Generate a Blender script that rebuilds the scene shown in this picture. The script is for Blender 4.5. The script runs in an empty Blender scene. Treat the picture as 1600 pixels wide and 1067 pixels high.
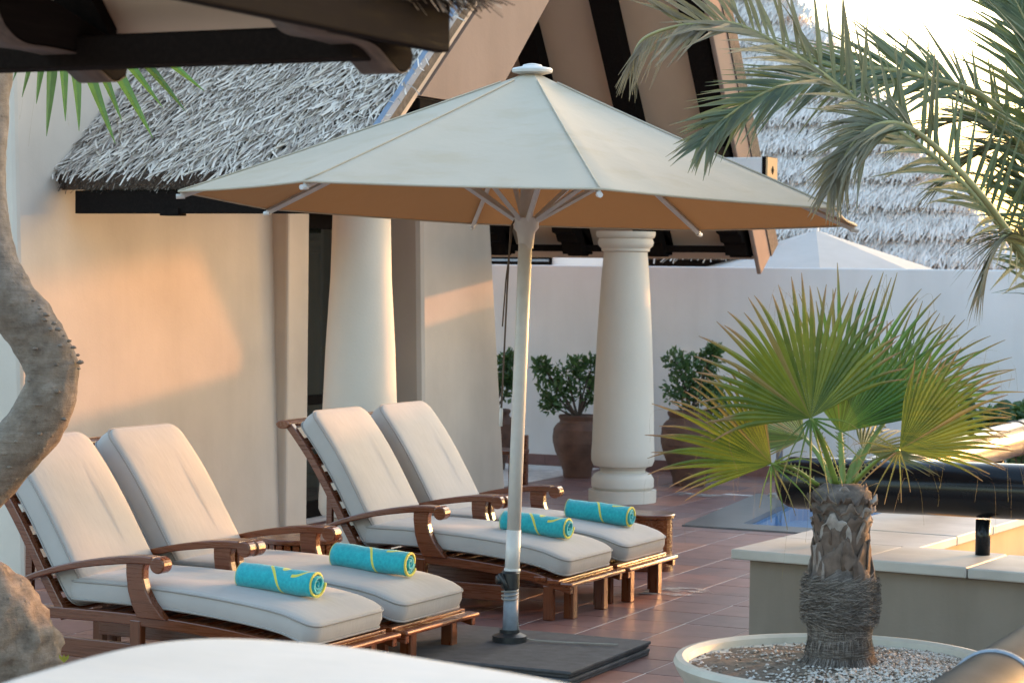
import bpy, bmesh, math, random
from mathutils import Vector, Matrix
random.seed(7)
rad = math.radians
S = bpy.context.scene
COL = S.collection

# ---------------------------------------------------------------- camera
YAW, PITCH, ROLL = rad(25.4), rad(-1.82), rad(0.7)
fw0 = Vector((-math.sin(YAW), math.cos(YAW), 0)); rt0 = Vector((math.cos(YAW), math.sin(YAW), 0)); ZUP = Vector((0, 0, 1))
fw = fw0*math.cos(PITCH) + ZUP*math.sin(PITCH); up = ZUP*math.cos(PITCH) - fw0*math.sin(PITCH)
cr = math.cos(ROLL)*rt0 + math.sin(ROLL)*up; cu = math.cos(ROLL)*up - math.sin(ROLL)*rt0
cam = bpy.data.cameras.new('camera'); camo = bpy.data.objects.new('camera', cam); COL.objects.link(camo)
camo.matrix_world = Matrix(((cr.x, cu.x, -fw.x, 0), (cr.y, cu.y, -fw.y, 0), (cr.z, cu.z, -fw.z, 1.9), (0, 0, 0, 1)))
cam.sensor_width = 36; cam.lens = 78.75; cam.clip_start = .1; cam.clip_end = 4000
cam.dof.use_dof = True; cam.dof.focus_distance = 10.8; cam.dof.aperture_fstop = 6.3
S.camera = camo

# ---------------------------------------------------------------- sky, sun, exposure
SUN_EL = rad(6.3); SDIR = Vector((.371*math.cos(SUN_EL), .928*math.cos(SUN_EL), math.sin(SUN_EL)))
W = bpy.data.worlds.new('World'); S.world = W; W.use_nodes = True
wn = W.node_tree; wn.nodes.clear()
wo = wn.nodes.new('ShaderNodeOutputWorld'); wb = wn.nodes.new('ShaderNodeBackground'); sk = wn.nodes.new('ShaderNodeTexSky')
sk.sky_type = 'NISHITA'; sk.sun_disc = False; sk.sun_elevation = SUN_EL; sk.sun_rotation = math.atan2(.371, .928)
sk.air_density = 1.0; sk.dust_density = 3.4; sk.ozone_density = 1.2
wb.inputs['Strength'].default_value = .15
wn.links.new(sk.outputs[0], wb.inputs['Color']); wn.links.new(wb.outputs[0], wo.inputs['Surface'])
sl = bpy.data.lights.new('sun', 'SUN'); slo = bpy.data.objects.new('sun', sl); COL.objects.link(slo)
sl.energy = .52; sl.angle = rad(.9); sl.color = (1, .40, .15)
slo.rotation_euler = SDIR.to_track_quat('Z', 'Y').to_euler()
S.view_settings.view_transform = 'Standard'; S.view_settings.look = 'None'; S.view_settings.gamma = 1
S.view_settings.exposure = 3.2
S.render.engine = 'CYCLES'

# ---------------------------------------------------------------- materials
def mat(name): 
    m = bpy.data.materials.new(name); m.use_nodes = True
    nt = m.node_tree; b = nt.nodes['Principled BSDF']
    return m, nt, b
def N(nt, typ, **kw):
    n = nt.nodes.new(typ)
    for k, v in kw.items(): setattr(n, k, v)
    return n
def coords(nt, space='Object', scale=(1, 1, 1)):
    if space == 'World': o = N(nt, 'ShaderNodeNewGeometry').outputs['Position']
    else: o = N(nt, 'ShaderNodeTexCoord').outputs[space]
    mp = N(nt, 'ShaderNodeMapping'); mp.inputs['Scale'].default_value = scale
    nt.links.new(o, mp.inputs['Vector']); return mp.outputs[0]
def noise(nt, vec, scale, detail=4, rough=.55):
    n = N(nt, 'ShaderNodeTexNoise'); n.inputs['Scale'].default_value = scale; n.inputs['Detail'].default_value = detail; n.inputs['Roughness'].default_value = rough
    nt.links.new(vec, n.inputs['Vector']); return n.outputs['Fac']
def ramp(nt, fac, stops):
    r = N(nt, 'ShaderNodeValToRGB'); e = r.color_ramp.elements
    while len(e) < len(stops): e.new(.5)
    for i, (p, c) in enumerate(stops): e[i].position = p; e[i].color = (*c, 1)
    nt.links.new(fac, r.inputs[0]); return r.outputs[0]
def mixc(nt, fac, a, b, typ='MIX'):
    m = N(nt, 'ShaderNodeMix', data_type='RGBA', blend_type=typ)
    for s, v in ((0, fac), (6, a), (7, b)):
        if isinstance(v, (int, float)): m.inputs[s].default_value = v
        elif isinstance(v, tuple): m.inputs[s].default_value = (*v, 1)
        else: nt.links.new(v, m.inputs[s])
    return m.outputs[2]
def math_(nt, op, a, b=None):
    m = N(nt, 'ShaderNodeMath', operation=op)
    for i, v in enumerate((a, b)):
        if v is None: continue
        if isinstance(v, (int, float)): m.inputs[i].default_value = v
        else: nt.links.new(v, m.inputs[i])
    return m.outputs[0]
def bump(nt, b, fac, strength=.3, dist=.01):
    n = N(nt, 'ShaderNodeBump'); n.inputs['Strength'].default_value = strength; n.inputs['Distance'].default_value = dist
    nt.links.new(fac, n.inputs['Height']); nt.links.new(n.outputs[0], b.inputs['Normal'])
def setc(nt, b, v):
    if isinstance(v, tuple): b.inputs['Base Color'].default_value = (*v, 1)
    else: nt.links.new(v, b.inputs['Base Color'])

def stucco(name, c, var=.12, streak=.035):
    m, nt, b = mat(name); v = coords(nt, 'World'); vs = coords(nt, 'World', (3, 3, .35))
    n1 = noise(nt, v, 1.3, 5); n2 = noise(nt, vs, 1.2, 4); nf = noise(nt, v, 70, 3)
    d = tuple(x*(1-var) for x in c); l = tuple(min(1, x*(1+var*.5)) for x in c)
    col = ramp(nt, n1, [(.3, d), (.7, l)])
    st = ramp(nt, n2, [(.35, (1-streak*1.6, 1-streak*1.7, 1-streak*1.9)), (.6, (1, 1, 1))])
    setc(nt, b, mixc(nt, 1.0, col, st, 'MULTIPLY')); b.inputs['Roughness'].default_value = .92; b.inputs['Specular IOR Level'].default_value = .15
    h = math_(nt, 'ADD', math_(nt, 'MULTIPLY', nf, .35), math_(nt, 'MULTIPLY', noise(nt, v, 9, 4), .9)); bump(nt, b, h, .35, .006)
    return m
def wood(name, c, rough=.3, coat=.4, axis=(2, 40, 40), var=.5, spec=.5):
    m, nt, b = mat(name); b.inputs['Specular IOR Level'].default_value = spec; v = coords(nt, 'Object', axis); g = noise(nt, v, 2.2, 6, .6)
    big = noise(nt, coords(nt, 'Object'), 3, 2)
    setc(nt, b, mixc(nt, math_(nt, 'MULTIPLY', big, .6), ramp(nt, g, [(.3, tuple(x*(1-var) for x in c)), (.7, tuple(x*(1+var*.6) for x in c))]), tuple(x*.7 for x in c)))
    b.inputs['Roughness'].default_value = rough; b.inputs['Coat Weight'].default_value = coat; b.inputs['Coat Roughness'].default_value = .12
    nt.links.new(ramp(nt, g, [(.3, (rough*.8,)*3), (.75, (rough*1.5,)*3)]), b.inputs['Roughness']); bump(nt, b, g, .06, .002)
    return m
def plain(name, c, rough=.6, metal=0, var=.12, scale=8, bs=.15, coat=0, spec=.5):
    m, nt, b = mat(name); b.inputs['Specular IOR Level'].default_value = spec; v = coords(nt, 'World'); n = noise(nt, v, scale, 5)
    setc(nt, b, ramp(nt, n, [(.3, tuple(x*(1-var) for x in c)), (.7, tuple(min(1, x*(1+var)) for x in c))]))
    b.inputs['Roughness'].default_value = rough; b.inputs['Metallic'].default_value = metal; b.inputs['Coat Weight'].default_value = coat
    if bs: bump(nt, b, noise(nt, v, scale*6, 4), bs, .004)
    return m
def leafmat(name, base, tip, trans=.35, rough=.5, mid=None):
    # colour runs along each leaf: attribute 'leaf' R = 0 at the base .. 1 at the tip, G = how dry, B = random
    m, nt, b = mat(name); a = N(nt, 'ShaderNodeAttribute', attribute_name='leaf'); sp = N(nt, 'ShaderNodeSeparateColor'); nt.links.new(a.outputs['Color'], sp.inputs[0])
    nz = noise(nt, coords(nt, 'World'), 14, 3)
    green = ramp(nt, math_(nt, 'ADD', math_(nt, 'MULTIPLY', nz, .5), math_(nt, 'MULTIPLY', sp.outputs['Blue'], .5)), [(.25, tuple(x*.7 for x in base)), (.75, mid or tuple(x*1.3 for x in base))])
    t = math_(nt, 'ADD', sp.outputs['Red'], math_(nt, 'MULTIPLY', math_(nt, 'SUBTRACT', nz, .5), .35))
    tm = ramp(nt, t, [(.72, (0, 0, 0)), (.92, (1, 1, 1))])
    tot = math_(nt, 'MAXIMUM', tm, sp.outputs['Green'])
    col = mixc(nt, tot, green, tip)
    setc(nt, b, col); b.inputs['Roughness'].default_value = rough
    tr = N(nt, 'ShaderNodeBsdfTranslucent'); nt.links.new(mixc(nt, .25, col, (.34, .42, .03), 'MIX'), tr.inputs['Color'])
    mx = N(nt, 'ShaderNodeMixShader'); mx.inputs[0].default_value = trans; out = nt.nodes['Material Output']
    nt.links.new(b.outputs[0], mx.inputs[1]); nt.links.new(tr.outputs[0], mx.inputs[2]); nt.links.new(mx.outputs[0], out.inputs[0])
    return m
def island(name, stops, rough=.8, obj=False, fine=None, fs=.3, spec=.3):
    m, nt, b = mat(name)
    r = N(nt, 'ShaderNodeObjectInfo').outputs['Random'] if obj else N(nt, 'ShaderNodeNewGeometry').outputs['Random Per Island']
    col = ramp(nt, r, stops)
    if fine:
        n = noise(nt, coords(nt, 'World'), fine, 5); col = mixc(nt, 1.0, col, ramp(nt, n, [(.25, (1-fs,)*3), (.75, (1+fs*.3,)*3)]), 'MULTIPLY'); bump(nt, b, n, .2, .004)
    setc(nt, b, col); b.inputs['Roughness'].default_value = rough; b.inputs['Specular IOR Level'].default_value = spec
    return m

M = {}
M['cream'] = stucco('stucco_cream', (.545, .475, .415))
M['white'] = stucco('stucco_white', (.74, .73, .735), .07, .03)
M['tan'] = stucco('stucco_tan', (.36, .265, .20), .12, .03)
M['buff'] = stucco('stucco_buff', (.27, .23, .19), .12, .10)
M['soffit'] = stucco('stucco_soffit', (.56, .42, .32), .08, .03)
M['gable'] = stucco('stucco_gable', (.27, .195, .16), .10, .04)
M['sun_orange'] = stucco('stucco_sun_orange', (.66, .43, .24), .12, .06)  # low sun's orange put into the stucco colour of sunlit faces
M['colm'] = stucco('stucco_column', (.64, .585, .515), .06, .02)
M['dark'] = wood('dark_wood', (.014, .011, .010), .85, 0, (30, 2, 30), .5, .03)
M['worn'] = wood('worn_wood', (.10, .075, .062), .6, .05, (30, 3, 30), .6, .3)
M['teak'] = wood('teak', (.145, .036, .010), .26, .45, (2, 40, 40), .35)
M['teakz'] = wood('teak_upright', (.14, .036, .010), .28, .4, (40, 40, 2), .3)
M['teaky'] = wood('teak_cross', (.18, .046, .012), .24, .5, (40, 2, 40), .35)
M['thatch'] = island('thatch', [(0, (.26, .20, .165)), (.25, (.46, .39, .335)), (.8, (.66, .575, .50)), (1, (.50, .41, .32))], .85)
M['thatchbase'] = plain('thatch_bed', (.09, .07, .058), .95, 0, .4, 25, .8)
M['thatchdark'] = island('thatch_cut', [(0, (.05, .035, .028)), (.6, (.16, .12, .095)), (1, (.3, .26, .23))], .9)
M['farthatch'] = island('far_thatch', [(0, (.40, .34, .305)), (.3, (.60, .53, .485)), (1, (.72, .645, .60))], .9)
M['metalblue'] = plain('zinc', (.16, .20, .27), .8, 0)
def fabric(name, c, weave=900, var=.06):
    m, nt, b = mat(name); v = coords(nt, 'Object'); n = noise(nt, v, 4, 4)
    setc(nt, b, ramp(nt, n, [(.3, tuple(x*(1-var) for x in c)), (.7, tuple(min(1, x*(1+var)) for x in c))])); b.inputs['Roughness'].default_value = .9; b.inputs['Sheen Weight'].default_value = .15
    w = N(nt, 'ShaderNodeTexWave'); w.inputs['Scale'].default_value = weave/6.28; w.inputs['Distortion'].default_value = 1; nt.links.new(v, w.inputs['Vector'])
    wr = noise(nt, coords(nt, 'Object', (3, 9, 3)), 3.2, 3)
    bump(nt, b, math_(nt, 'ADD', math_(nt, 'MULTIPLY', wr, .9), math_(nt, 'MULTIPLY', w.outputs['Fac'], .05)), .35, .006)
    return m
M['cushion'] = fabric('cushion_fabric', (.395, .372, .358))
M['piping'] = fabric('cushion_piping', (.30, .28, .265))
M['whitefab'] = fabric('white_fabric', (.36, .362, .37))
M['pole'] = plain('painted_aluminium', (.56, .55, .54), .38, 0, .05, 20, .03)
M['grey'] = plain('grey_plastic', (.20, .23, .27), .45, 0, .15, 30, .05)
M['blackp'] = plain('black_plastic', (.018, .02, .022), .4, 0, .2, 30, .05)
M['cord'] = plain('cord', (.30, .27, .24), .8); M['rope'] = plain('pulley_rope', (.12, .09, .07), .9)
M['slab'] = plain('umbrella_slab', (.055, .055, .06), .75, 0, .35, 14, .5)
M['tile'] = island('terracotta_tile', [(0, (.185, .100, .096)), (.45, (.215, .110, .100)), (.8, (.26, .122, .102)), (1, (.36, .15, .10))], .42, True, 7, .35, .5)
M['tilei'] = island('terracotta_tiles', [(0, (.185, .100, .096)), (.45, (.215, .110, .100)), (.8, (.26, .122, .102)), (1, (.36, .15, .10))], .42, False, 7, .35, .5)
M['grout'] = plain('grout', (.62, .57, .54), .9, 0, .2, 10, .2)
M['slate'] = plain('slate_coping', (.13, .13, .13), .28, 0, .15, 5, .05)
M['ground'] = plain('ground_earth', (.22, .18, .14), .95, 0, .3, .6, .4)
M['stone'] = plain('coping_stone', (.44, .42, .385), .6, 0, .12, 4, .2)
M['blacktube'] = plain('black_coated_tube', (.007, .008, .010), .20, 0, .2, 3, .03, 0, .28)
M['bronze'] = plain('bronze_tube', (.15, .12, .095), .26, .6, .2, 6, .05)
M['greytube'] = plain('dark_grey_tube', (.035, .033, .031), .55, 0, .3, 6, .12, 0, .08)
M['farbed'] = plain('far_thatch_bed', (.30, .28, .27), .95, 0, .3, 6, .5)

M['terra'] = plain('terracotta_pot', (.12, .060, .042), .7, 0, .3, 9, .3)
M['creampot'] = plain('cream_planter', (.44, .41, .35), .5, 0, .08, 12, .1)
M['soil'] = plain('soil', (.13, .10, .075), .95, 0, .5, 40, 1)
M['pebble'] = island('pebbles', [(0, (.13, .09, .065)), (.22, (.28, .23, .18)), (.6, (.42, .38, .34)), (1, (.54, .51, .48))], .8)
M['steel'] = plain('steel', (.5, .5, .5), .3, .9)
m, nt, b = mat('dark_glass'); setc(nt, b, (.012, .016, .014)); b.inputs['Roughness'].default_value = .03; b.inputs['Specular IOR Level'].default_value = .8; M['glass'] = m
m, nt, b = mat('tree_bark'); v = coords(nt, 'World', (1, 1, 1)); v2 = coords(nt, 'World', (2, 2, 12)); n1 = noise(nt, v, 13, 7, .7); n2 = noise(nt, v2, 5, 6, .7); vo = N(nt, 'ShaderNodeTexVoronoi'); vo.inputs['Scale'].default_value = 26; nt.links.new(v, vo.inputs['Vector'])
setc(nt, b, mixc(nt, 1.0, ramp(nt, n1, [(.3, (.11, .085, .068)), (.5, (.19, .155, .125)), (.75, (.29, .24, .20))]), ramp(nt, n2, [(.3, (.78, .76, .74)), (.6, (1, 1, 1))]), 'MULTIPLY')); b.inputs['Roughness'].default_value = .9
bump(nt, b, math_(nt, 'ADD', math_(nt, 'ADD', n1, math_(nt, 'MULTIPLY', n2, .8)), math_(nt, 'MULTIPLY', ramp(nt, vo.outputs['Distance'], [(.0, (1, 1, 1)), (.25, (0, 0, 0))]), .5)), .7, .012); M['bark'] = m
m, nt, b = mat('canopy_fabric'); g = N(nt, 'ShaderNodeNewGeometry'); v = coords(nt, 'Object'); n = noise(nt, v, 2.2, 5); st = noise(nt, coords(nt, 'Object', (1, 1, 4)), 3, 5)
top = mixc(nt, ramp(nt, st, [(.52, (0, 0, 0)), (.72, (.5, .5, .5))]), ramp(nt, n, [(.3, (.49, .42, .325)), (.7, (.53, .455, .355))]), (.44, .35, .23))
setc(nt, b, mixc(nt, g.outputs['Backfacing'], top, (.36, .155, .048))); b.inputs['Roughness'].default_value = .85  # underside brown: warm bounce and shade put into the back-face colour
bump(nt, b, noise(nt, v, 5, 4), .25, .02)
tr = N(nt, 'ShaderNodeBsdfTranslucent'); tr.inputs['Color'].default_value = (.45, .24, .10, 1); mx = N(nt, 'ShaderNodeMixShader'); mx.inputs[0].default_value = .11
nt.links.new(b.outputs[0], mx.inputs[1]); nt.links.new(tr.outputs[0], mx.inputs[2]); nt.links.new(mx.outputs[0], nt.nodes['Material Output'].inputs[0]); M['canopy'] = m
# pool: blue mosaic and clear water
m, nt, b = mat('blue_mosaic'); v = coords(nt, 'World'); br = N(nt, 'ShaderNodeTexBrick'); br.offset = 0; br.inputs['Scale'].default_value = 1; br.inputs['Brick Width'].default_value = .05; br.inputs['Row Height'].default_value = .05; br.inputs['Mortar Size'].default_value = .004
br.inputs['Color1'].default_value = (.14, .46, .78, 1); br.inputs['Color2'].default_value = (.32, .66, .90, 1); br.inputs['Mortar'].default_value = (.7, .82, .9, 1); nt.links.new(v, br.inputs['Vector']); setc(nt, b, br.outputs['Color']); b.inputs['Roughness'].default_value = .3; M['mosaic'] = m
m, nt, b = mat('pool_water'); setc(nt, b, (.75, .92, 1)); b.inputs['Roughness'].default_value = .02; b.inputs['Transmission Weight'].default_value = 1; b.inputs['IOR'].default_value = 1.33; bump(nt, b, noise(nt, coords(nt, 'World'), 5, 2), .06, .02)
lp = N(nt, 'ShaderNodeBsdfTransparent'); lp.inputs[0].default_value = (.8, .93, 1, 1); fr = N(nt, 'ShaderNodeFresnel'); fr.inputs[0].default_value = 1.33; gl = N(nt, 'ShaderNodeBsdfGlossy'); gl.inputs['Roughness'].default_value = .03; mx = N(nt, 'ShaderNodeMixShader')
nt.links.new(fr.outputs[0], mx.inputs[0]); nt.links.new(lp.outputs[0], mx.inputs[1]); nt.links.new(gl.outputs[0], mx.inputs[2]); nt.links.new(mx.outputs[0], nt.nodes['Material Output'].inputs[0]); nt.nodes.remove(b); M['water'] = m
M['fan'] = leafmat('fan_palm_leaf', (.070, .130, .020), (.26, .15, .085), .30, .42, (.175, .205, .024))
M['fandark'] = leafmat('fan_palm_leaf_dark', (.040, .125, .026), (.26, .19, .08), .3, .45, (.085, .21, .04))
M['date'] = leafmat('date_palm_leaflet', (.070, .125, .072), (.215, .165, .115), .26, .45, (.135, .19, .105))
M['shrub'] = leafmat('shrub_leaf', (.060, .125, .045), (.10, .17, .03), .22, .4)
M['rachis'] = plain('palm_rachis', (.26, .24, .10), .5, 0, .3, 12, .2)
M['petiole'] = plain('palm_petiole', (.14, .20, .035), .45, 0, .25, 12, .1)
M['fibre'] = island('trunk_fibre', [(0, (.045, .036, .03)), (.5, (.115, .095, .082)), (1, (.24, .21, .19))], .95)
M['boot'] = island('leaf_boot', [(0, (.10, .066, .05)), (.5, (.19, .145, .12)), (1, (.34, .30, .275))], .85, True, 30, .5)
M['trunk'] = plain('palm_trunk_core', (.11, .09, .08), .95, 0, .5, 30, 1)

# ---------------------------------------------------------------- mesh helpers
class MB:
    def __init__(s): s.v = []; s.f = []; s.c = []
    def add(s, vs, fs):
        o = len(s.v); s.v += [tuple(p) for p in vs]; s.f += [tuple(i+o for i in f) for f in fs]; return s
    def box(s, x0, x1, y0, y1, z0, z1):
        return s.add([(x, y, z) for z in (z0, z1) for y in (y0, y1) for x in (x0, x1)], [(0, 2, 3, 1), (4, 5, 7, 6), (0, 1, 5, 4), (2, 6, 7, 3), (0, 4, 6, 2), (1, 3, 7, 5)])
    def hexa(s, p):   # 8 points: bottom 4 (ccw), top 4
        return s.add(p, [(3, 2, 1, 0), (4, 5, 6, 7), (0, 1, 5, 4), (1, 2, 6, 5), (2, 3, 7, 6), (3, 0, 4, 7)])
    def prism(s, poly, f0, f1):   # poly 2D list, f0/f1 map 2D->3D
        n = len(poly)
        return s.add([f0(*p) for p in poly]+[f1(*p) for p in poly], [tuple(range(n))[::-1], tuple(range(n, 2*n))]+[(i, (i+1) % n, n+(i+1) % n, n+i) for i in range(n)])
    def tube(s, pts, r, n=10, cap=True, sx=1, sy=1):
        pts = [Vector(p) for p in pts]; rs = r if isinstance(r, (list, tuple)) else [r]*len(pts)
        ref = None; vs = []
        for i, p in enumerate(pts):
            t = (pts[min(i+1, len(pts)-1)]-pts[max(i-1, 0)]).normalized()
            if ref is None: ref = t.orthogonal() if abs(t.z) > .9 else t.cross(ZUP)
            a = (ref - t*ref.dot(t)).normalized(); ref = a; b_ = t.cross(a)
            for k in range(n):
                th = 2*math.pi*k/n; vs.append(p+(a*math.cos(th)*sx+b_*math.sin(th)*sy)*rs[i])
        fs = [(i*n+k, i*n+(k+1) % n, (i+1)*n+(k+1) % n, (i+1)*n+k) for i in range(len(pts)-1) for k in range(n)]
        if cap: fs += [tuple(range(n))[::-1], tuple(range((len(pts)-1)*n, len(pts)*n))]
        return s.add(vs, fs)
    def lathe(s, prof, n=40, c=(0, 0, 0), cap=True):
        vs = [(c[0]+r*math.cos(2*math.pi*k/n), c[1]+r*math.sin(2*math.pi*k/n), c[2]+z) for r, z in prof for k in range(n)]
        fs = [(i*n+k, i*n+(k+1) % n, (i+1)*n+(k+1) % n, (i+1)*n+k) for i in range(len(prof)-1) for k in range(n)]
        if cap: fs += [tuple(range(n))[::-1], tuple(range((len(prof)-1)*n, len(prof)*n))]
        return s.add(vs, fs)
def mesh(name, mb, smooth=False, leaf=None):
    me = bpy.data.meshes.new(name); me.from_pydata(mb.v, [], mb.f); me.update()
    if smooth: me.polygons.foreach_set('use_smooth', [True]*len(me.polygons))
    if leaf:
        a = me.color_attributes.new('leaf', 'FLOAT_COLOR', 'POINT'); a.data.foreach_set('color', [x for c in leaf for x in (*c, 1)])
    return me
def obj(name, mb, m, parent=None, smooth=False, bevel=0, loc=None, leaf=None, auto=False, kind=None):
    me = mb if isinstance(mb, bpy.types.Mesh) else mesh(name, mb, smooth or auto, leaf)
    if m is not None and not me.materials: me.materials.append(M[m] if isinstance(m, str) else m)
    o = bpy.data.objects.new(name, me); COL.objects.link(o)
    if parent: o.parent = parent
    if loc: o.location = loc
    if bevel:
        b = o.modifiers.new('bevel', 'BEVEL'); b.width = bevel; b.segments = 2; b.limit_method = 'ANGLE'; b.angle_limit = rad(40)
    if auto:
        e = o.modifiers.new('split', 'EDGE_SPLIT'); e.split_angle = rad(38)
    if kind: o['kind'] = kind
    return o
def tag(o, label, cat, group=None):
    o['label'] = label; o['category'] = cat
    if group: o['group'] = group
    return o
def thing(name, label, cat, loc=(0, 0, 0), rz=0, group=None):
    o = bpy.data.objects.new(name, None); COL.objects.link(o); o.empty_display_size = .2; o.location = loc; o.rotation_euler = (0, 0, rz)
    return tag(o, label, cat, group)
def copy_tree(o, parent=None):
    c = o.copy(); COL.objects.link(c); c.parent = parent
    for ch in list(o.children): copy_tree(ch, c)
    return c
def subsurf(o, n=1):
    m_ = o.modifiers.new('subsurf', 'SUBSURF'); m_.levels = n; m_.render_levels = n; return o
def crom(P, n):   # Catmull-Rom through points
    P = [Vector(p) for p in P]; Q = [P[0]*2-P[1]]+P+[P[-1]*2-P[-2]]; out = []
    for i in range(1, len(Q)-2):
        for k in range(n):
            t = k/n; a, b_, c, d = Q[i-1:i+3]
            out.append(.5*((2*b_)+(c-a)*t+(2*a-5*b_+4*c-d)*t*t+(3*b_-a-3*c+d)*t**3))
    return out+[P[-1]]
def strips(mb, n, place, L, wd, spread, lift, rng, seg=3):
    """thatch straws: place(rng) -> (point, downslope dir, normal)"""
    for _ in range(n):
        p, d, nn = place(rng); side = d.cross(nn).normalized()
        a = rng.gauss(0, spread); d2 = (d*math.cos(a)+side*math.sin(a)).normalized(); w2 = d2.cross(nn).normalized()
        l = L*rng.uniform(.6, 1.3); w = wd*rng.uniform(.6, 1.4); lf = lift*rng.uniform(.2, 1.4); cv = rng.uniform(-.22, .25)*l; tw = rng.uniform(-.5, .5)
        vs = []
        for k in range(seg+1):
            t = k/seg; q = p+d2*l*t+nn*(lf*(t**.8)-.012*(t*t)*rng.uniform(0, 1))+w2*cv*t*t; ww = w*(1-.45*t)
            vs += [q-(w2+nn*tw)*ww, q+(w2+nn*tw)*ww]
        mb.add(vs, [(2*k, 2*k+1, 2*k+3, 2*k+2) for k in range(seg)])
    return mb

# ---------------------------------------------------------------- ground and terrace
PW = [(-6.01, 15.665), (-3.7, 15.665), (-3.7, 18.22), (-6.31, 18.22)]            # outer edge of the pool coping
PI_ = [(-5.645, 15.985), (-3.95, 15.985), (-3.95, 17.93), (-5.875, 17.93)]       # water edge
def ring(outer, inner, z): 
    return MB().add([(x, y, z) for x, y in outer]+[(x, y, z) for x, y in inner], [(i, (i+1) % 4, 4+(i+1) % 4, 4+i) for i in range(4)])
HOLE = [(-5.9, 15.9), (-3.9, 15.9), (-3.9, 18.0), (-6.1, 18.0)]
o = obj('ground', ring([(-900, -400), (900, -400), (900, 1600), (-900, 1600)], HOLE, -.03), 'ground', kind='structure')
TX0, TX1, TY0, TY1 = -8.35, 2.0, 4.0, 19.9
floor = obj('terrace_floor', ring([(-12.5, 1.0), (6, 1.0), (6, 20.05), (-12.5, 20.05)], HOLE, -.0022), 'grout', kind='structure')
TS = .377; GX = -4.70; GY = 10.95; gap = .010
tm = MB().box(-TS/2+gap/2, TS/2-gap/2, -TS/2+gap/2, TS/2-gap/2, -.010, 0)
tme = mesh('tile', tm); tme.materials.append(M['tile'])
def in_pool(x, y): return x > -6.5 and x < -3.55 and y > 15.5 and y < 18.38
rest = MB(); cnt = 0; cand = []
ix0 = int((TX0-GX)/TS)-1
for i in range(ix0, 18):
    for j in range(-19, 24):
        x = GX+(i+.5)*TS; y = GY+(j+.5)*TS
        if x < -8.75 or y > 19.93 or y < 4.2 or x > 2: continue
        cand.append((x, y))
def clip_tile(mb, x, y):
    # tiles round the pool are cut along its coping
    h = TS/2-gap/2; x0, x1, y0, y1 = x-h, x+h, y-h, y+h
    if y1 > 15.65 and y0 < 18.24 and x1 > -6.33 and x0 < -3.68:
        xl = -6.012-(max(15.665, min(18.22, y))-15.665)*.1174-.006
        ok = False
        if y0 < 15.64: mb.box(x0, x1, y0, min(y1, 15.656), -.01, 0); ok = True; y0 = 15.66
        if y1 > 18.26 and y0 < 18.26: mb.box(x0, x1, 18.228, y1, -.01, 0); return True
        if y0 >= 18.2: return False
        if x0 < xl-.02 and y1 > 15.67: mb.box(x0, min(x1, xl), max(y0, 15.66), y1, -.01, 0); ok = True
        if x1 > -3.66: mb.box(max(x0, -3.69), x1, max(y0, 15.66), y1, -.01, 0); ok = True
        return True
    return False
singles = 0
for x, y in cand:
    if in_pool(x, y) and clip_tile(rest, x, y): continue
    vis = (-6.75 < x < -3.45 and 8.9 < y < 17.2) or (-8.5 < x < -5.7 and 15.5 < y < 19.9)
    if -3.75 < x and y > 10.9: vis = False
    if vis and singles < 300:
        o = obj('tile', tme, None, floor, loc=(x, y, random.uniform(-.0012, .0008))); o.rotation_euler = (random.gauss(0, .0012), random.gauss(0, .0012), 0); singles += 1
    else:
        h = TS/2-gap/2; rest.box(x-h, x+h, y-h, y+h, -.010, random.uniform(-.001, .0008))
obj('terrace_tiles', rest, 'tilei', floor, kind='stuff')
# dried lime stain on the paving
st = MB(); stp = [(math.cos(a)*(.20+.06*math.sin(3*a+1)), math.sin(a)*(.13+.04*math.cos(2*a))) for a in [k*2*math.pi/28 for k in range(28)]]
st.add([(-4.83+x, 12.42+y*2.0, .0045) for x, y in stp], [tuple(range(28))])
m, nt, b = mat('lime_stain'); setc(nt, b, (.46, .42, .38)); b.inputs['Roughness'].default_value = .9
nm = ramp(nt, noise(nt, coords(nt, 'World'), 9, 5), [(.42, (0, 0, 0)), (.56, (.75, .75, .75))]); nt.links.new(nm, b.inputs['Alpha']); M['stain'] = m
obj('lime_stain', st, 'stain', floor)
st = MB().add([(-6.75+x*1.1, 17.95+y*1.2, .0045) for x, y in stp], [tuple(range(28))]); obj('lime_stain', st, 'stain', floor)

# plunge pool
pool = obj('plunge_pool', ring(PW, PI_, .012), 'slate', kind='structure')
mb = MB()
for a, b_ in ((0, 1), (1, 2), (2, 3), (3, 0)):
    for P in (PW, PI_):
        mb.add([(*P[a], -.03), (*P[b_], -.03), (*P[b_], .012), (*P[a], .012)], [(0, 1, 2, 3)])
obj('coping_edge', mb, 'slate', pool)
mb = MB().add([(*p, -.03) for p in PI_]+[(*p, -.16) for p in PI_], [(4, 5, 6, 7)]+[(i, (i+1) % 4, 4+(i+1) % 4, 4+i) for i in range(4)]); obj('basin', mb, 'mosaic', pool)
obj('water', MB().add([(*p, -.022) for p in PI_], [(0, 1, 2, 3)]), 'water', pool)
t = thing('shower_post', 'slim steel post on a round base at the plunge pool edge', 'post', (-6.08, 18.13, .0))
obj('pole', MB().tube([(0, 0, .02), (0, 0, 1.25)], .028, 16), 'steel', t, smooth=True); obj('base_plate', MB().lathe([(.09, .012), (.09, .03), (.05, .04)], 24), 'steel', t)

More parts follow.
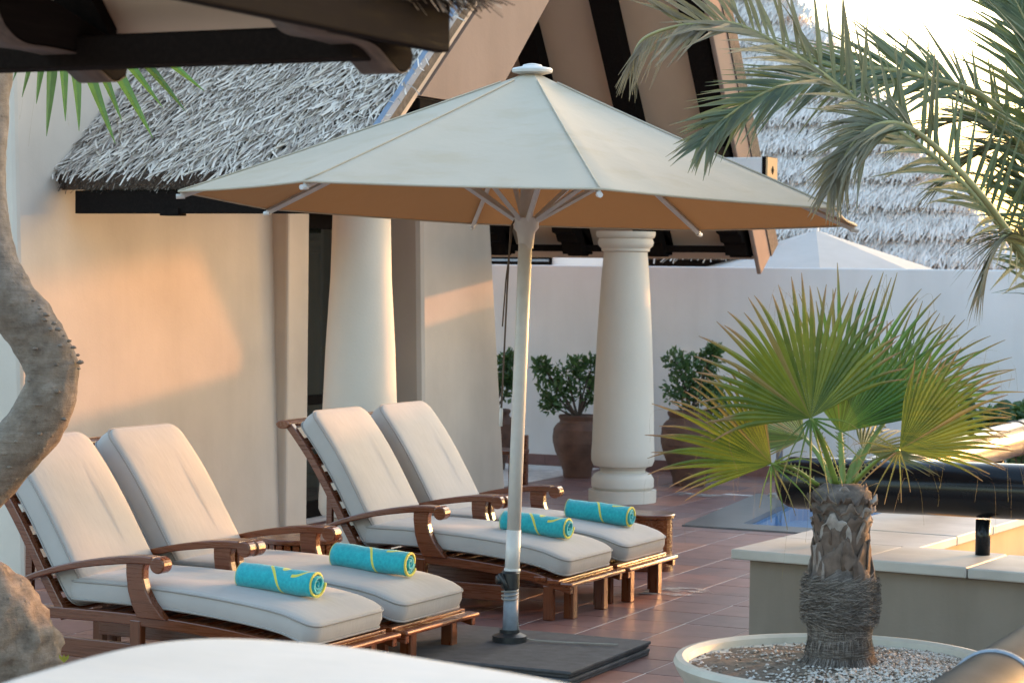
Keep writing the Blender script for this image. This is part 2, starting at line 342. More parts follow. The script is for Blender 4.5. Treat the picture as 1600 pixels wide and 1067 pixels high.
# ---------------------------------------------------------------- courtyard wall
WY = 19.9; WT = 1.955; WX1 = -2.3
cw = tag(obj('courtyard_wall', MB().box(-13.5, WX1, WY, WY+.22, -.02, WT), 'white', bevel=.012), 'long smooth pale grey garden wall behind the pots and column', 'wall')
sk_ = mesh('skirting_tile', MB().box(-.166, .166, -.012, 0, 0, .105)); sk_.materials.append(M['tile'])
for k in range(28): obj('skirting_tile', sk_, None, cw, loc=(-11.6+k*.337, WY, .001))

# ---------------------------------------------------------------- villa with porch
V = thing('villa', 'cream stucco villa with battered walls and thatched gable porch', 'building', (-9.5, 14, 0))
V.location = (0, 0, 0)
def wallblk(name, m, p, bevel=.03): return obj(name, MB().hexa(p), m, V, bevel=bevel)
def batter(x0, x1, y0, y1, z0, z1, bx=0, by0=0, by1=0):
    return [(x0, y0, z0), (x1, y0, z0), (x1, y1, z0), (x0, y1, z0), (x0, y0+by0, z1), (x1-bx, y0+by0, z1), (x1-bx, y1-by1, z1), (x0, y1-by1, z1)]
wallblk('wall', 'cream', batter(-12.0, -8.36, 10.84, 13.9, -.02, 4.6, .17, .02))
wallblk('pier', 'cream', batter(-9.2, -8.31, 13.76, 14.06, -.02, 4.5, 0.0), .02)
wallblk('pier', 'cream', batter(-9.3, -8.17, 15.62, 17.14, -.02, 3.0, .07, 0, .32), .05)
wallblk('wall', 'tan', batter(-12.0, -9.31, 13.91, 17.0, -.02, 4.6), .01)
wallblk('wall', 'cream', batter(-12.0, -9.32, 17.0, 17.13, -.02, 3.0), .01)
# side window far left, dark
f = obj('window', MB().box(-9.55, -8.95, 10.79, 10.845, .55, 1.55), 'dark', V, bevel=.01); obj('pane', MB().box(-9.48, -9.02, 10.775, 10.788, .62, 1.48), 'glass', f)
# glazed door between the piers
dr = obj('door', MB().box(-8.72, -8.66, 14.06, 14.12, 0, 2.35).box(-8.72, -8.66, 15.52, 15.62, 0, 2.35).box(-8.72, -8.66, 14.12, 15.52, 2.2, 2.35).box(-8.72, -8.66, 14.12, 15.52, 0, .12).box(-8.72, -8.66, 14.12, 15.52, .86, .93).box(-8.72, -8.66, 14.48, 14.56, .12, 2.2), 'dark', V, bevel=.005)
obj('pane', MB().hexa([(-8.715, 14.12, .12), (-8.705, 14.12, .12), (-8.675, 15.52, .12), (-8.685, 15.52, .12), (-8.735, 14.12, 2.2), (-8.725, 14.12, 2.2), (-8.695, 15.52, 2.2), (-8.705, 15.52, 2.2)]), 'glass', dr)
obj('lintel', MB().box(-9.2, -8.45, 14.06, 15.62, 2.36, 2.75), 'dark', V)
# columns
def column(x, y, top):
    prof = [(.245, .30), (.262, .34), (.262, .40), (.256, .5), (.246, .9), (.225, 1.4), (.198, 1.85), (.180, top-.17)]
    c = obj('column', MB().lathe(prof, 48, (x, y, 0)), 'colm', V, auto=True)
    obj('base', MB().lathe([(.20, .285), (.235, .30), (.245, .30)], 48, (x, y, 0)).lathe([(.19, .245), (.185, .265), (.20, .285)], 48, (x, y, 0), False).lathe([(.235, .10), (.258, .125), (.258, .19), (.238, .225), (.205, .245), (.19, .245)], 48, (x, y, 0)).lathe([(.28, 0), (.28, .10), (.23, .10)], 48, (x, y, 0)), 'colm', c, auto=True)
    obj('capital', MB().lathe([(.18, top-.17), (.20, top-.16), (.20, top-.14), (.222, top-.12), (.232, top-.09), (.222, top-.06), (.215, top-.06), (.235, top-.05), (.245, top-.03), (.245, top)], 48, (x, y, 0)), 'colm', c, auto=True)
    return c
column(-7.10, 17.12, 2.23); column(-7.13, 12.72, 2.75)
# porch roof: ridge along X at y 15.96, the near slope thatched, the far slope seen from below
RX0, RX1 = -8.50, -6.40; EY, EZ, RY, RZ = 11.30, 2.36, 15.96, 6.05; FY, FZ = 18.62, 2.02
nd = Vector((0, RY-EY, RZ-EZ)).normalized(); nn = Vector((0, -nd.z, nd.y))
A = Vector((0, EY, EZ)); T = .115
mb = MB()
def slab(mb, x0, x1, p0, p1, n, t): 
    q = [Vector((x, 0, 0))+p+n*h for h in (0, t) for x, p in ((x0, p0), (x1, p0), (x1, p1), (x0, p1))]; return mb.hexa(q)
B_ = Vector((0, RY, RZ))
roof = obj('porch_roof', slab(MB(), RX0, RX1, A, B_, nn, T), 'thatchbase', V)
slen = (B_-A).length
def place(r):
    s_ = slen*.66*r.random()-.02; x = r.uniform(RX0+.0, RX1-.02)
    return Vector((x, 0, 0))+A+nd*(s_+.13)+nn*(T+.002), -nd, nn
rg = random.Random(3)
mb = strips(MB(), 14000, place, .20, .0075, .33, .034, rg)
def place_l(r): s_ = slen*.5*r.random(); return Vector((RX0+r.uniform(-.05, .03), 0, 0))+A+nd*(s_+.12)+nn*r.uniform(.03, T), -nd, nn
strips(mb, 500, place_l, .22, .007, .25, .03, rg)
obj('thatch', mb, 'thatch', roof, kind='stuff')
mb = MB()
def place_e(r): return Vector((r.uniform(RX0, RX1), 0, 0))+A+nd*r.uniform(.05, .12)+nn*r.uniform(-.01, T-.01), (-nd+nn*r.uniform(-.1, .15)).normalized(), nn
strips(mb, 1900, place_e, .085, .005, .25, .006, rg); obj('thatch_edge', mb, 'thatchdark', roof, kind='stuff')
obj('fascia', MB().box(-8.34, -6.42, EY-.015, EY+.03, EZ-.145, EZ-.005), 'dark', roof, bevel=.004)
obj('bracket_block', MB().box(-7.70, -7.57, EY-.04, EY+.05, EZ-.158, EZ-.115), 'dark', roof)
# soffit boards behind the fascia
obj('soffit', slab(MB(), -8.33, -6.44, A+Vector((0, .035, -.03)), B_+Vector((0, 0, -.03)), nn, -.03), 'soffit', roof)
# zinc verge strip and raking gable panel
ve = Vector((RX1, 0, 0))
obj('verge_flashing', slab(MB(), RX1-.005, RX1+.035, A+nn*(T-.02)+nd*.1, B_+nn*(T-.02), nn, .05), 'metalblue', roof)
gp = [(12.18, 2.96), (13.16, 2.96), (15.5, 5.05), (15.9, 5.9)]
obj('gable_panel', MB().prism(gp, lambda y, z: (-6.50, y, z), lambda y, z: (-6.42, y, z)), 'gable', roof)
obj('tie_beam', MB().box(-6.62, -6.44, 12.2, 18.0, 2.62, 2.95), 'dark', roof, bevel=.008)
# far slope
fd = Vector((0, FY-RY, FZ-RZ)).normalized(); fn = Vector((0, -fd.z, fd.y)); F0 = Vector((0, FY, FZ))
obj('soffit', slab(MB(), -10.4, -6.42, F0, B_, fn, .05), 'soffit', roof)
obj('thatch_back', slab(MB(), -10.4, -6.36, F0+fn*.055, B_+fn*.055, fn, .2), 'thatchbase', roof)
obj('barge_board', slab(MB(), -6.41, -6.37, F0-fn*.24, B_-fn*.24, fn, .30), 'gable', roof, bevel=.01)
RXS = [-6.56, -7.33, -8.10, -8.87, -9.64]
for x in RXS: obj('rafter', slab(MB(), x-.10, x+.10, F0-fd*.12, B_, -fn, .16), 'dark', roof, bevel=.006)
obj('purlin', MB().box(-10.4, -6.44, 18.36, 18.48, 2.075, 2.135), 'dark', roof, bevel=.006)
for x in RXS:
    sc = [(18.02, 2.40), (18.06, 2.24), (18.14, 2.22), (18.18, 2.16), (18.26, 2.15), (18.30, 2.05), (18.52, 2.05), (18.52, 2.15)]
    obj('bracket', MB().prism(sc, lambda y, z, x=x: (x-.10, y, z), lambda y, z, x=x: (x+.10, y, z)), 'dark', roof, bevel=.006)
bm_ = obj('end_beam', MB().box(-6.36, -5.86, 16.93, 17.17, 2.62, 2.82), 'white', roof, bevel=.006)
obj('end_band', MB().box(-5.86, -5.83, 16.925, 17.175, 2.615, 2.825), 'dark', bm_); obj('end_cap', MB().box(-5.83, -5.815, 16.93, 17.17, 2.62, 2.82), 'sun_orange', bm_)  # cap's orange is sun on the beam end, painted into its colour
obj('emblem', MB().prism([(17.05, 2.755), (17.08, 2.72), (17.05, 2.685), (17.02, 2.72)], lambda y, z: (-5.815, y, z), lambda y, z: (-5.811, y, z)), 'dark', bm_)
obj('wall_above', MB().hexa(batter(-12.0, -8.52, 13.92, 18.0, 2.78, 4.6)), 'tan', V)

# ---------------------------------------------------------------- pavilion eave close to the camera, upper left
Pv = thing('pavilion', 'dark timber eave corner with tan soffit and thatch, top left', 'pavilion', (0, 0, 0))
CX, CY, CZ = -2.60, 5.02, 2.46
hp = Vector((0, -1, 1.25)).normalized(); hn = Vector((0, hp.z, -hp.y)); Q0 = Vector((0, CY-.02, CZ+.08))
sof = obj('soffit', MB().hexa([(-6.5, CY-.03, CZ+.06), (CX-.05, CY-.03, CZ+.06), (CX-2.0, CY-2.3, CZ+2.4), (-6.5, CY-2.3, CZ+2.4), (-6.5, CY, CZ+.1), (CX, CY, CZ+.1), (CX-2.0, CY-2.25, CZ+2.5), (-6.5, CY-2.25, CZ+2.5)]), 'soffit', Pv)
obj('soffit', MB().hexa([(CX-.03, CY-.05, CZ+.06), (CX-.03, -3, CZ+.06), (CX-2.0, -3, CZ+2.4), (CX-2.0, CY-2.32, CZ+2.4), (CX, CY-.04, CZ+.1), (CX, -3, CZ+.1), (CX-1.98, -3, CZ+2.5), (CX-1.98, CY-2.32, CZ+2.5)]), 'soffit', Pv)
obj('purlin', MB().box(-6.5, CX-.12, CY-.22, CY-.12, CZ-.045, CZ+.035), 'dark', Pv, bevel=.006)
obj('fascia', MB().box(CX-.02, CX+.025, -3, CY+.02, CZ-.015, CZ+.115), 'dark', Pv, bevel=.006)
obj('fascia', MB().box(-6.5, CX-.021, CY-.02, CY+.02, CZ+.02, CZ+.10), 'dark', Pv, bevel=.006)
def scroll(x, w, m1, y0=CY-.62):
    top = [(y0, CZ+.20), (CY-.03, CZ+.035), (CY+.01, CZ-.02)]
    bot = [(CY+.0, CZ-.050), (CY-.05, CZ-.068), (CY-.11, CZ-.045), (CY-.19, CZ-.012), (CY-.32, CZ-.004), (CY-.42, CZ-.004), (CY-.48, CZ+.012), (CY-.53, CZ+.05), (CY-.545, CZ+.10), (CY-.56, CZ+.14)]
    pts = crom([(x, *p) for p in bot], 4); poly = top+[(p.y, p.z) for p in pts]
    o = obj('bracket', MB().prism(poly, lambda y, z: (x-w, y, z), lambda y, z: (x+w, y, z)), 'dark', Pv)
    s_ = MB(); n = len(pts)
    s_.add([(xx, p.y, p.z-.003) for p in pts for xx in (x-w, x+w)]+[(xx, p.y, p.z+.004) for p in pts for xx in (x-w, x+w)], [(2*i, 2*i+1, 2*i+3, 2*i+2) for i in range(n-1)]+[(2*n+2*i, 2*n+2*i+2, 2*n+2*i+3, 2*n+2*i+1) for i in range(n-1)]+[(2*i+1, 2*n+2*i+1, 2*n+2*i+3, 2*i+3) for i in range(n-1)]+[(2*i, 2*i+2, 2*n+2*i+2, 2*n+2*i) for i in range(n-1)])
    obj('curved_edge', s_, 'worn', o, smooth=True)
for x in (CX-.13, CX-1.0, CX-1.86, CX-2.67): scroll(x, .055, 'dark')
for x in (CX-1.0, CX-1.86, CX-2.67): obj('rafter', MB().hexa([(x-.06, CY-.05, CZ+.02), (x+.06, CY-.05, CZ+.02), (x+.06, CY-2.2, CZ+2.20), (x-.06, CY-2.2, CZ+2.20), (x-.06, CY-.05, CZ+.07), (x+.06, CY-.05, CZ+.07), (x+.06, CY-2.2, CZ+2.36), (x-.06, CY-2.2, CZ+2.36)]), 'dark', Pv)
obj('hip_rafter', MB().hexa([(CX-.16, CY-.06, CZ), (CX-.04, CY-.18, CZ), (CX-2.0, CY-2.4, CZ+2.15), (CX-2.1, CY-2.3, CZ+2.15), (CX-.16, CY-.06, CZ+.06), (CX-.04, CY-.18, CZ+.06), (CX-2.0, CY-2.4, CZ+2.36), (CX-2.1, CY-2.3, CZ+2.36)]), 'dark', Pv)
bed = obj('thatch_bed', MB().hexa([(-6.5, CY+.06, CZ+.12), (CX+.06, CY+.06, CZ+.12), (CX-1.9, CY-2.2, CZ+2.55), (-6.5, CY-2.2, CZ+2.55), (-6.5, CY+.06, CZ+.24), (CX+.06, CY+.06, CZ+.24), (CX-1.9, CY-2.1, CZ+2.75), (-6.5, CY-2.1, CZ+2.75)]).hexa([(CX+.04, -3, CZ+.135), (CX+.041, CY+.05, CZ+.135), (CX-1.88, CY-2.2, CZ+2.56), (CX-1.88, -3, CZ+2.56), (CX+.06, -3, CZ+.241), (CX+.061, CY+.05, CZ+.241), (CX-1.86, CY-2.1, CZ+2.76), (CX-1.86, -3, CZ+2.76)]), 'thatchbase', Pv)
mb = MB(); ex = Vector((1, .15, -1.0)).normalized(); en = Vector((1, 0, 1)).normalized()
def pe(r): return Vector((CX-.10+r.uniform(0, .08), r.uniform(1.5, CY+.08), CZ+.27+r.uniform(-.05, .07))), ex, en
strips(mb, 2600, pe, .11, .005, .35, .02, rg)
def pe4(r): return Vector((CX-.06+r.uniform(0, .08), r.uniform(CY-.35, CY+.08), CZ+.20+r.uniform(-.04, .06))), ex, en
strips(mb, 700, pe4, .12, .005, .35, .02, rg)
def pe2(r): return Vector((r.uniform(-6.4, CX+.08), CY-.06, CZ+.24+r.uniform(-.05, .06))), Vector((.15, 1, -.9)).normalized(), Vector((0, 1, 1)).normalized()
strips(mb, 1400, pe2, .17, .005, .35, .02, rg)
def pe3(r): return Vector((CX-.02, CY-.02, CZ+.22+r.uniform(-.05, .06)))+Vector((r.uniform(-.05, .05), r.uniform(-.05, .05), 0)), Vector((.75, .7, -.55)).normalized(), Vector((.3, .3, 1)).normalized()
strips(mb, 500, pe3, .15, .006, .4, .02, rg)
obj('thatch', mb, 'thatchdark', Pv, kind='stuff')
obj('post', MB().box(-6.3, -6.1, CY-.26, CY-.06, 0, CZ-.05), 'dark', Pv); obj('post', MB().box(CX-2.1, CX-1.9, -2.6, -2.4, 0, CZ+2.4), 'dark', Pv)

# ---------------------------------------------------------------- sun loungers
def extr(poly, y0, y1): return MB().prism(poly, lambda x, z: (x, y0, z), lambda x, z: (x, y1, z))
def band(line, th):    # polygon of a curved strip in (x, z); th = thickness below the line
    n = len(line); ths = th if isinstance(th, (list, tuple)) else [th]*n
    return line+[(x, z-t) for (x, z), t in list(zip(line, ths))[::-1]]
def rrect(L, Wd, r, n=6):
    pts = []
    for cx, cy, a0 in ((L-r, Wd/2-r, 0), (r, Wd/2-r, 90), (r, -Wd/2+r, 180), (L-r, -Wd/2+r, 270)):
        for k in range(n+1):
            a = rad(a0+90*k/n); pts.append((cx+r*math.cos(a), cy+r*math.sin(a)))
    # add points along the long sides so that the cushion can bend
    out = []
    for i, p in enumerate(pts):
        q = pts[(i+1) % len(pts)]; d = math.dist(p, q); m_ = max(1, int(d/.07))
        out += [(p[0]+(q[0]-p[0])*k/m_, p[1]+(q[1]-p[1])*k/m_) for k in range(m_)]
    return out
def cushion(L, Wd, T, path, crown=.03, r=.075):
    """rounded box cushion; path(a) -> (x, z, nx, nz); returns (cushion mesh builder, list of piping loops)"""
    base = rrect(L, Wd, r); n = len(base); cx = L/2
    def ringpts(ins, h):
        out = []
        for a, b_ in base:
            fa = 1-2*ins/L; fb = 1-2*ins/Wd; aa = cx+(a-cx)*fa; bb = b_*fb
            hh = h(aa, bb) if callable(h) else h
            x, z, nx, nz = path(aa); out.append((x+nx*hh, bb, z+nz*hh))
        return out
    lv = [(.12, 0), (.02, .0), (.004, .004), (.0, .012), (-.002, .02), (-.007, T*.5), (-.002, T-.018), (.0, T-.010), (.003, T-.002), (.010, T+.003), (.04, T+crown*.45), (.085, T+crown*.8), (.135, T+crown*.96), (.18, T+crown)]
    mb = MB(); vs = []
    for ins, h in lv: vs += ringpts(ins, h)
    fs = [(i*n+k, i*n+(k+1) % n, (i+1)*n+(k+1) % n, (i+1)*n+k) for i in range(len(lv)-1) for k in range(n)]
    fs += [tuple(range(n))[::-1]]; mb.add(vs, fs)
    top = len(lv)-1; x, z, nx, nz = path(cx)
    # close the top along the centre line
    half = []
    o = top*n
    fs2 = [tuple(range(o, o+n))]; mb.f += fs2
    pip = [ringpts(-.003, T-.010), ringpts(-.003, .012)]
    return mb, pip
RAIL = [(-.02, .205), (-.15, .234), (-.27, .260), (-.5, .286), (-.74, .303), (-1.0, .312), (-1.3, .310), (-1.75, .300)]
def rail_z(x):
    for (x0, z0), (x1, z1) in zip(RAIL, RAIL[1:]):
        if x1 <= x <= x0 or x > RAIL[0][0]: return z0+(z1-z0)*(x-x0)/(x1-x0)
    return RAIL[-1][1]
RS = [(p.x, p.z) for p in crom([(x, 0, z) for x, z in RAIL], 5)]
def rz_s(x):
    for (x0, z0), (x1, z1) in zip(RS, RS[1:]):
        if x1 <= x <= x0: return z0+(z1-z0)*(x-x0)/(x1-x0)
    return RS[0][1] if x > RS[0][0] else RS[-1][1]
def seat_path(a):
    x = -.075-a; e = .03; dz = (rz_s(x-e)-rz_s(x+e))/(2*e); l = math.hypot(1, dz)
    return x, rz_s(x)+.028-.012*math.exp(-(a/.08)**2), dz/l, 1/l
def back_path(a):     # a = 0 at the bottom; s-shaped board leaning back
    t = a/.84; x = -1.335-.462*t+.022*math.sin(math.pi*t); z = .305+.69*t-.012*math.sin(2*math.pi*t)
    e = .01; x2 = -1.335-.462*(t+e)+.022*math.sin(math.pi*(t+e)); z2 = .305+.69*(t+e)-.012*math.sin(2*math.pi*(t+e))
    dx, dz = x2-x, z2-z; l = math.hypot(dx, dz); return x, z, dz/l, -dx/l
def make_lounger():
    root = thing('sun_lounger', 'x', 'sun lounger')
    Y0, Y1 = -.345, .345
    for s_ in (-1, 1):
        y = s_*.325
        obj('side_rail', extr(band(RS, .052), y-.018, y+.018), 'teak', root, bevel=.004)
        obj('leg', MB().box(-.185, -.125, y-.018, y+.018, 0, .19), 'teakz', root, bevel=.005)
        obj('leg', MB().box(-.115, -.055, s_*.20-.028, s_*.20+.028, 0, .195), 'teakz', root, bevel=.005)
        obj('leg', MB().box(-.98, -.92, y-.02, y+.02, 0, .285), 'teakz', root, bevel=.005)
        obj('leg', MB().box(-1.66, -1.60, y-.02, y+.02, 0, .265), 'teakz', root, bevel=.005)
        obj('stretcher', MB().box(-1.60, -.40, s_*.285-.012, s_*.285+.012, .075, .165), 'teak', root, bevel=.004)  # lengthened to add shade under the seat
        # arm with scroll, and its curved post
        ac = crom([(-1.58, 0, .425), (-1.44, 0, .482), (-1.25, 0, .535), (-1.05, 0, .572), (-.92, 0, .585), (-.84, 0, .585)], 6)
        arm = extr(band([(p.x, p.z) for p in ac], [.026+.012*min(1, i/18) for i in range(len(ac))]), s_*.345-.034, s_*.345+.034)
        n = 18; cxs, czs, rr = -.815, .548, .0385
        arm.prism([(cxs+rr*math.cos(2*math.pi*k/n), czs+rr*math.sin(2*math.pi*k/n)) for k in range(n)], lambda x, z: (x, s_*.345-.0335, z), lambda x, z: (x, s_*.345+.0335, z))
        obj('armrest', arm, 'teak', root, bevel=.006)
        post = [(-.985, .552), (-.985, .50), (-.975, .42), (-.955, .36), (-.925, .30), (-.775, .30), (-.80, .325), (-.845, .375), (-.878, .43), (-.893, .48), (-.893, .52), (-.885, .552)]
        obj('arm_post', extr(post[::-1], s_*.345-.024, s_*.345+.024), 'teak', root, bevel=.006)
        fr = [(x-nx*.012, z-nz*.012) for x, z, nx, nz in (back_path(a/12*.90-.04) for a in range(13))]
        fr2 = [(x-nx*.055, z-nz*.055) for x, z, nx, nz in (back_path(a/12*.90-.04) for a in range(13))]
        obj('back_stile', extr(fr+fr2[::-1], s_*.315-.018, s_*.315+.018), 'teak', root, bevel=.004)
    for k in range(3): obj('foot_slat', MB().box(-.075-.08*k, -.003-.08*k, Y0-.012, Y1+.012, .192+.011*k, .216+.011*k), 'teaky', root, bevel=.009 if k == 0 else .004)
    for k in range(9):
        x = -.33-.105*k; z = rz_s(x); obj('seat_slat', MB().box(x-.035, x+.035, -.306, .306, z-.022, z-.004), 'teaky', root)
    for k in range(7):
        x, z, nx, nz = back_path(.03+.115*k); d = Vector((-nz, 0, nx)); c = Vector((x-nx*.03, 0, z-nz*.03)); u = Vector((nx, 0, nz))
        obj('back_slat', MB().hexa([c+d*a+u*b_+Vector((0, y, 0)) for b_ in (-.009, .009) for a, y in ((-.035, -.296), (.035, -.296), (.035, .296), (-.035, .296))]), 'teaky', root)
    x, z, nx, nz = back_path(.865); c = Vector((x-nx*.035, 0, z-nz*.035))
    cr_ = [(c.x-.032+.045*math.cos(a)*1.0, c.z+.005+.026*math.sin(a)) for a in [2*math.pi*k/16 for k in range(16)]]
    obj('crest_rail', extr(cr_, Y0, Y1), 'teaky', root, bevel=.004)
    obj('back_prop', MB().box(-1.62, -1.585, -.26, -.235, .27, .62), 'teak', root)
    mb, pip = cushion(1.27, .635, .104, seat_path, .016, .07)
    sc = obj('seat_cushion', mb, 'cushion', root, smooth=True)
    for p in pip: obj('piping', MB().tube(p+[p[0]], .0048, 6, False), 'piping', sc, smooth=True)
    mb, pip = cushion(.845, .595, .122, back_path, .014, .07)
    bc = obj('back_cushion', mb, 'cushion', root, smooth=True)
    for p in pip: obj('piping', MB().tube(p+[p[0]], .0048, 6, False), 'piping', bc, smooth=True)
    return root
L0 = make_lounger()
LN = [(-4.890, 8.77, rad(-2.0), 'wooden lounger with beige cushions nearest the camera, beside the tree trunk'),
      (-4.855, 9.52, rad(-2.0), 'wooden lounger with beige cushions, second from the tree trunk, left of the umbrella pole'),
      (-4.845, 11.38, rad(-1.6), 'wooden lounger with beige cushions whose seat passes behind the umbrella pole'),
      (-4.812, 12.12, rad(-1.6), 'wooden lounger with beige cushions farthest from the camera, beside the stone column base')]
LO = []
for i, (x, y, a, lab) in enumerate(LN):
    o = L0 if i == 0 else copy_tree(L0)
    o.location = (x, y, 0); o.rotation_euler = (0, 0, a); tag(o, lab, 'sun lounger', 'wooden sun loungers in two pairs'); LO.append(o)
    o.scale = (1.055 if i < 2 else 1, 1, 1)

# ---------------------------------------------------------------- rolled towels
m, nt, b = mat('turquoise_towel'); oc = N(nt, 'ShaderNodeTexCoord').outputs['UV']; sp = N(nt, 'ShaderNodeSeparateXYZ'); nt.links.new(oc, sp.inputs[0])
U_, V_ = sp.outputs[0], sp.outputs[1]
def rngd(cx, cy): 
    dx = math_(nt, 'SUBTRACT', U_, cx); dy = math_(nt, 'SUBTRACT', V_, cy)
    return math_(nt, 'SQRT', math_(nt, 'ADD', math_(nt, 'MULTIPLY', dx, dx), math_(nt, 'MULTIPLY', dy, dy))), dx, dy
masks = []
oi = N(nt, 'ShaderNodeObjectInfo').outputs['Random']
for cx, cy, R_, w, lim in ((.20, .50, .17, .0075, .03), (.10, .06, .20, .007, .10), (.36, .30, .11, .007, .0), (.33, .55, .14, .008, -.02)):
    d, dx, dy = rngd(cx, cy); rg_ = math_(nt, 'LESS_THAN', math_(nt, 'ABSOLUTE', math_(nt, 'SUBTRACT', d, R_)), w)
    masks.append(math_(nt, 'MULTIPLY', rg_, math_(nt, 'GREATER_THAN', dx, lim)))
for cx, cy, R_ in ((.10, .335, .017), (.07, .27, .013), (.055, .41, .014), (.42, .43, .02), (.30, .235, .022), (.24, .40, .012)):
    d, dx, dy = rngd(cx, cy); masks.append(math_(nt, 'LESS_THAN', d, R_))
tot = masks[0]
for k in masks[1:]: tot = math_(nt, 'MAXIMUM', tot, k)
edge = math_(nt, 'MAXIMUM', math_(nt, 'GREATER_THAN', U_, .492), math_(nt, 'LESS_THAN', U_, .005))
tot = math_(nt, 'MAXIMUM', tot, math_(nt, 'MULTIPLY', edge, math_(nt, 'LESS_THAN', V_, .30)))
nz = noise(nt, coords(nt, 'Object'), 60, 4); nb = noise(nt, coords(nt, 'Object'), 350, 2)
setc(nt, b, mixc(nt, tot, ramp(nt, nz, [(.3, (.008, .30, .36)), (.7, (.02, .42, .47))]), (.62, .58, .09))); b.inputs['Roughness'].default_value = .95; b.inputs['Sheen Weight'].default_value = .3
bump(nt, b, math_(nt, 'ADD', nb, math_(nt, 'MULTIPLY', nz, .8)), .6, .004); M['towel'] = m
def towel(loc, rz, ty, lab, seed, phase):
    r = random.Random(seed); TL = .41; turns = 3.3; n = 110; nl = 14; vs = []; fs = []; uvs = []; s_ = 0; prev = None
    for i in range(n+1):
        t = i/n; th = -phase-turns*2*math.pi*(1-t); rr = .014+.056*t
        y, z = rr*math.cos(th)*1.04, rr*math.sin(th)*.94
        if prev: s_ += math.dist(prev, (y, z))
        prev = (y, z)
        for k in range(nl+1):
            u = k/nl; wob = .0016*math.sin(9*u+seed+th)+.0012*math.sin(23*u+2*th); q = 1+wob/.05
            end = .006*math.sin(3.1*t*turns+seed)*(1 if k == nl else (-1 if k == 0 else 0))
            vs.append((-TL/2+TL*u+end, y*q, z*q)); uvs.append((u*.5, (1-t)*turns*.32 % 10))
    for i in range(n):
        for k in range(nl): fs.append((i*(nl+1)+k, (i+1)*(nl+1)+k, (i+1)*(nl+1)+k+1, i*(nl+1)+k+1))
    mb = MB().add(vs, fs); me = mesh('rolled_towel', mb, True); uv = me.uv_layers.new(name='UVMap')
    for lp in me.loops: uv.data[lp.index].uv = uvs[lp.vertex_index]
    o = obj('rolled_towel', me, 'towel'); sm = o.modifiers.new('solid', 'SOLIDIFY'); sm.thickness = .0115; sm.offset = -1
    o.location = loc; o.rotation_euler = (0, ty, rz); tag(o, lab, 'towel', 'rolled pool towels')
    return o
TW = [((-.42, -.04), 'rolled turquoise towel with yellow print on the lounger nearest the camera', 3, .0),
      ((-.43, .04), 'rolled turquoise towel with yellow print on the second lounger from the tree trunk', 5, .5),
      ((-.40, .00), 'rolled turquoise towel with yellow print partly behind the umbrella pole', 9, .0),
      ((-.38, .04), 'rolled turquoise towel with yellow print on the lounger beside the column base', 14, .5)]
for (x, y, a, lab), ((u, v), tl, sd, ph) in zip(LN, TW):
    sx, sz, nx_, nz_ = seat_path(-u-.075); top = sz+nz_*.119
    p = Matrix.Rotation(a, 4, 'Z') @ Vector((u, v, 0)); e = .05; slope = (rz_s(u+e)-rz_s(u-e))/(2*e)
    towel((x+p.x, y+p.y, top+.058), a+rad(2), -math.atan(slope)*.55, tl, sd, ph)

# ---------------------------------------------------------------- round side tables
def side_table(x, y, h, r, lab):
    t = thing('side_table', lab, 'side table', (x, y, 0), 0, 'round wooden side tables')
    top = obj('table_top', MB().lathe([(r-.01, h-.03), (r, h-.024), (r, h-.006), (r-.006, h)], 48), 'teak', t, auto=True)
    mb = MB()
    for k in range(28):
        a = 2*math.pi*k/28; ca, sa = math.cos(a), math.sin(a); rr = r-.025; w = .018
        mb_ = MB(); c = Vector((rr*ca, rr*sa, 0)); tg = Vector((-sa, ca, 0)); rd = Vector((ca, sa, 0))
        mb_.hexa([c+tg*s1*w+rd*s2*.008+Vector((0, 0, z)) for z in (.03, h-.031) for s1, s2 in ((-1, -1), (1, -1), (1, 1), (-1, 1))]); obj('stave', mb_, 'teaky', t)
    obj('bottom_ring', MB().lathe([(r-.05, 0), (r-.006, 0), (r-.006, .03), (r-.05, .03)], 40), 'teak', t); obj('inner_drum', MB().lathe([(r-.045, .03), (r-.045, h-.031)], 40), 'dark', t)
side_table(-6.30, 10.58, .43, .235, 'round wooden drum table between the two lounger pairs')
side_table(-5.33, 13.30, .36, .17, 'small round wooden drum table in front of the column base')

# ---------------------------------------------------------------- market umbrella
UB = Vector((-4.717, 9.947, 0.075)); UB.z = 0
um = thing('market_umbrella', 'large beige octagonal umbrella shading the loungers', 'umbrella', UB, 0)
TILT = (Matrix.Rotation(rad(1.6), 4, fw0) @ Matrix.Rotation(rad(-1.7), 4, rt0))
PH = 2.895; R_ = 1.70; RIMZ = 2.205
def U3(p): v = TILT @ (Vector(p)-Vector((0, 0, .1))); return v+Vector((0, 0, .1))
def ang(k): return rad(25.4+10+45*k)
NS, NR = 12, 16; vs = []; fs = []
rnd = random.Random(4)
for i in range(NR+1):
    t = i/NR
    for k in range(8*NS):
        s_ = (k % NS)/NS; a0 = ang(k//NS); a1 = ang(k//NS+1)
        r = .05+(R_-.05)*t; p0 = Vector((r*math.cos(a0), r*math.sin(a0), 0)); p1 = Vector((r*math.cos(a1), r*math.sin(a1), 0))
        p = p0.lerp(p1, s_); rise = PH-.03-(PH-.03-RIMZ)*(t**.97)
        sag = math.sin(math.pi*s_); arch = 4*s_*(1-s_)
        z = rise - .028*sag*math.sin(math.pi*t**.8)*1.0 - .004*sag*t
        inward = 1-.012*arch*t**3
        # tension folds running into the rib ends
        fold = .019*(t**2.2)*(1-t**7)*math.sin(10*math.pi*min(s_, 1-s_)+k//NS)*math.exp(-((min(s_, 1-s_)-.14)/.14)**2)
        vs.append(U3((p.x*inward, p.y*inward, z+fold)))
n = 8*NS
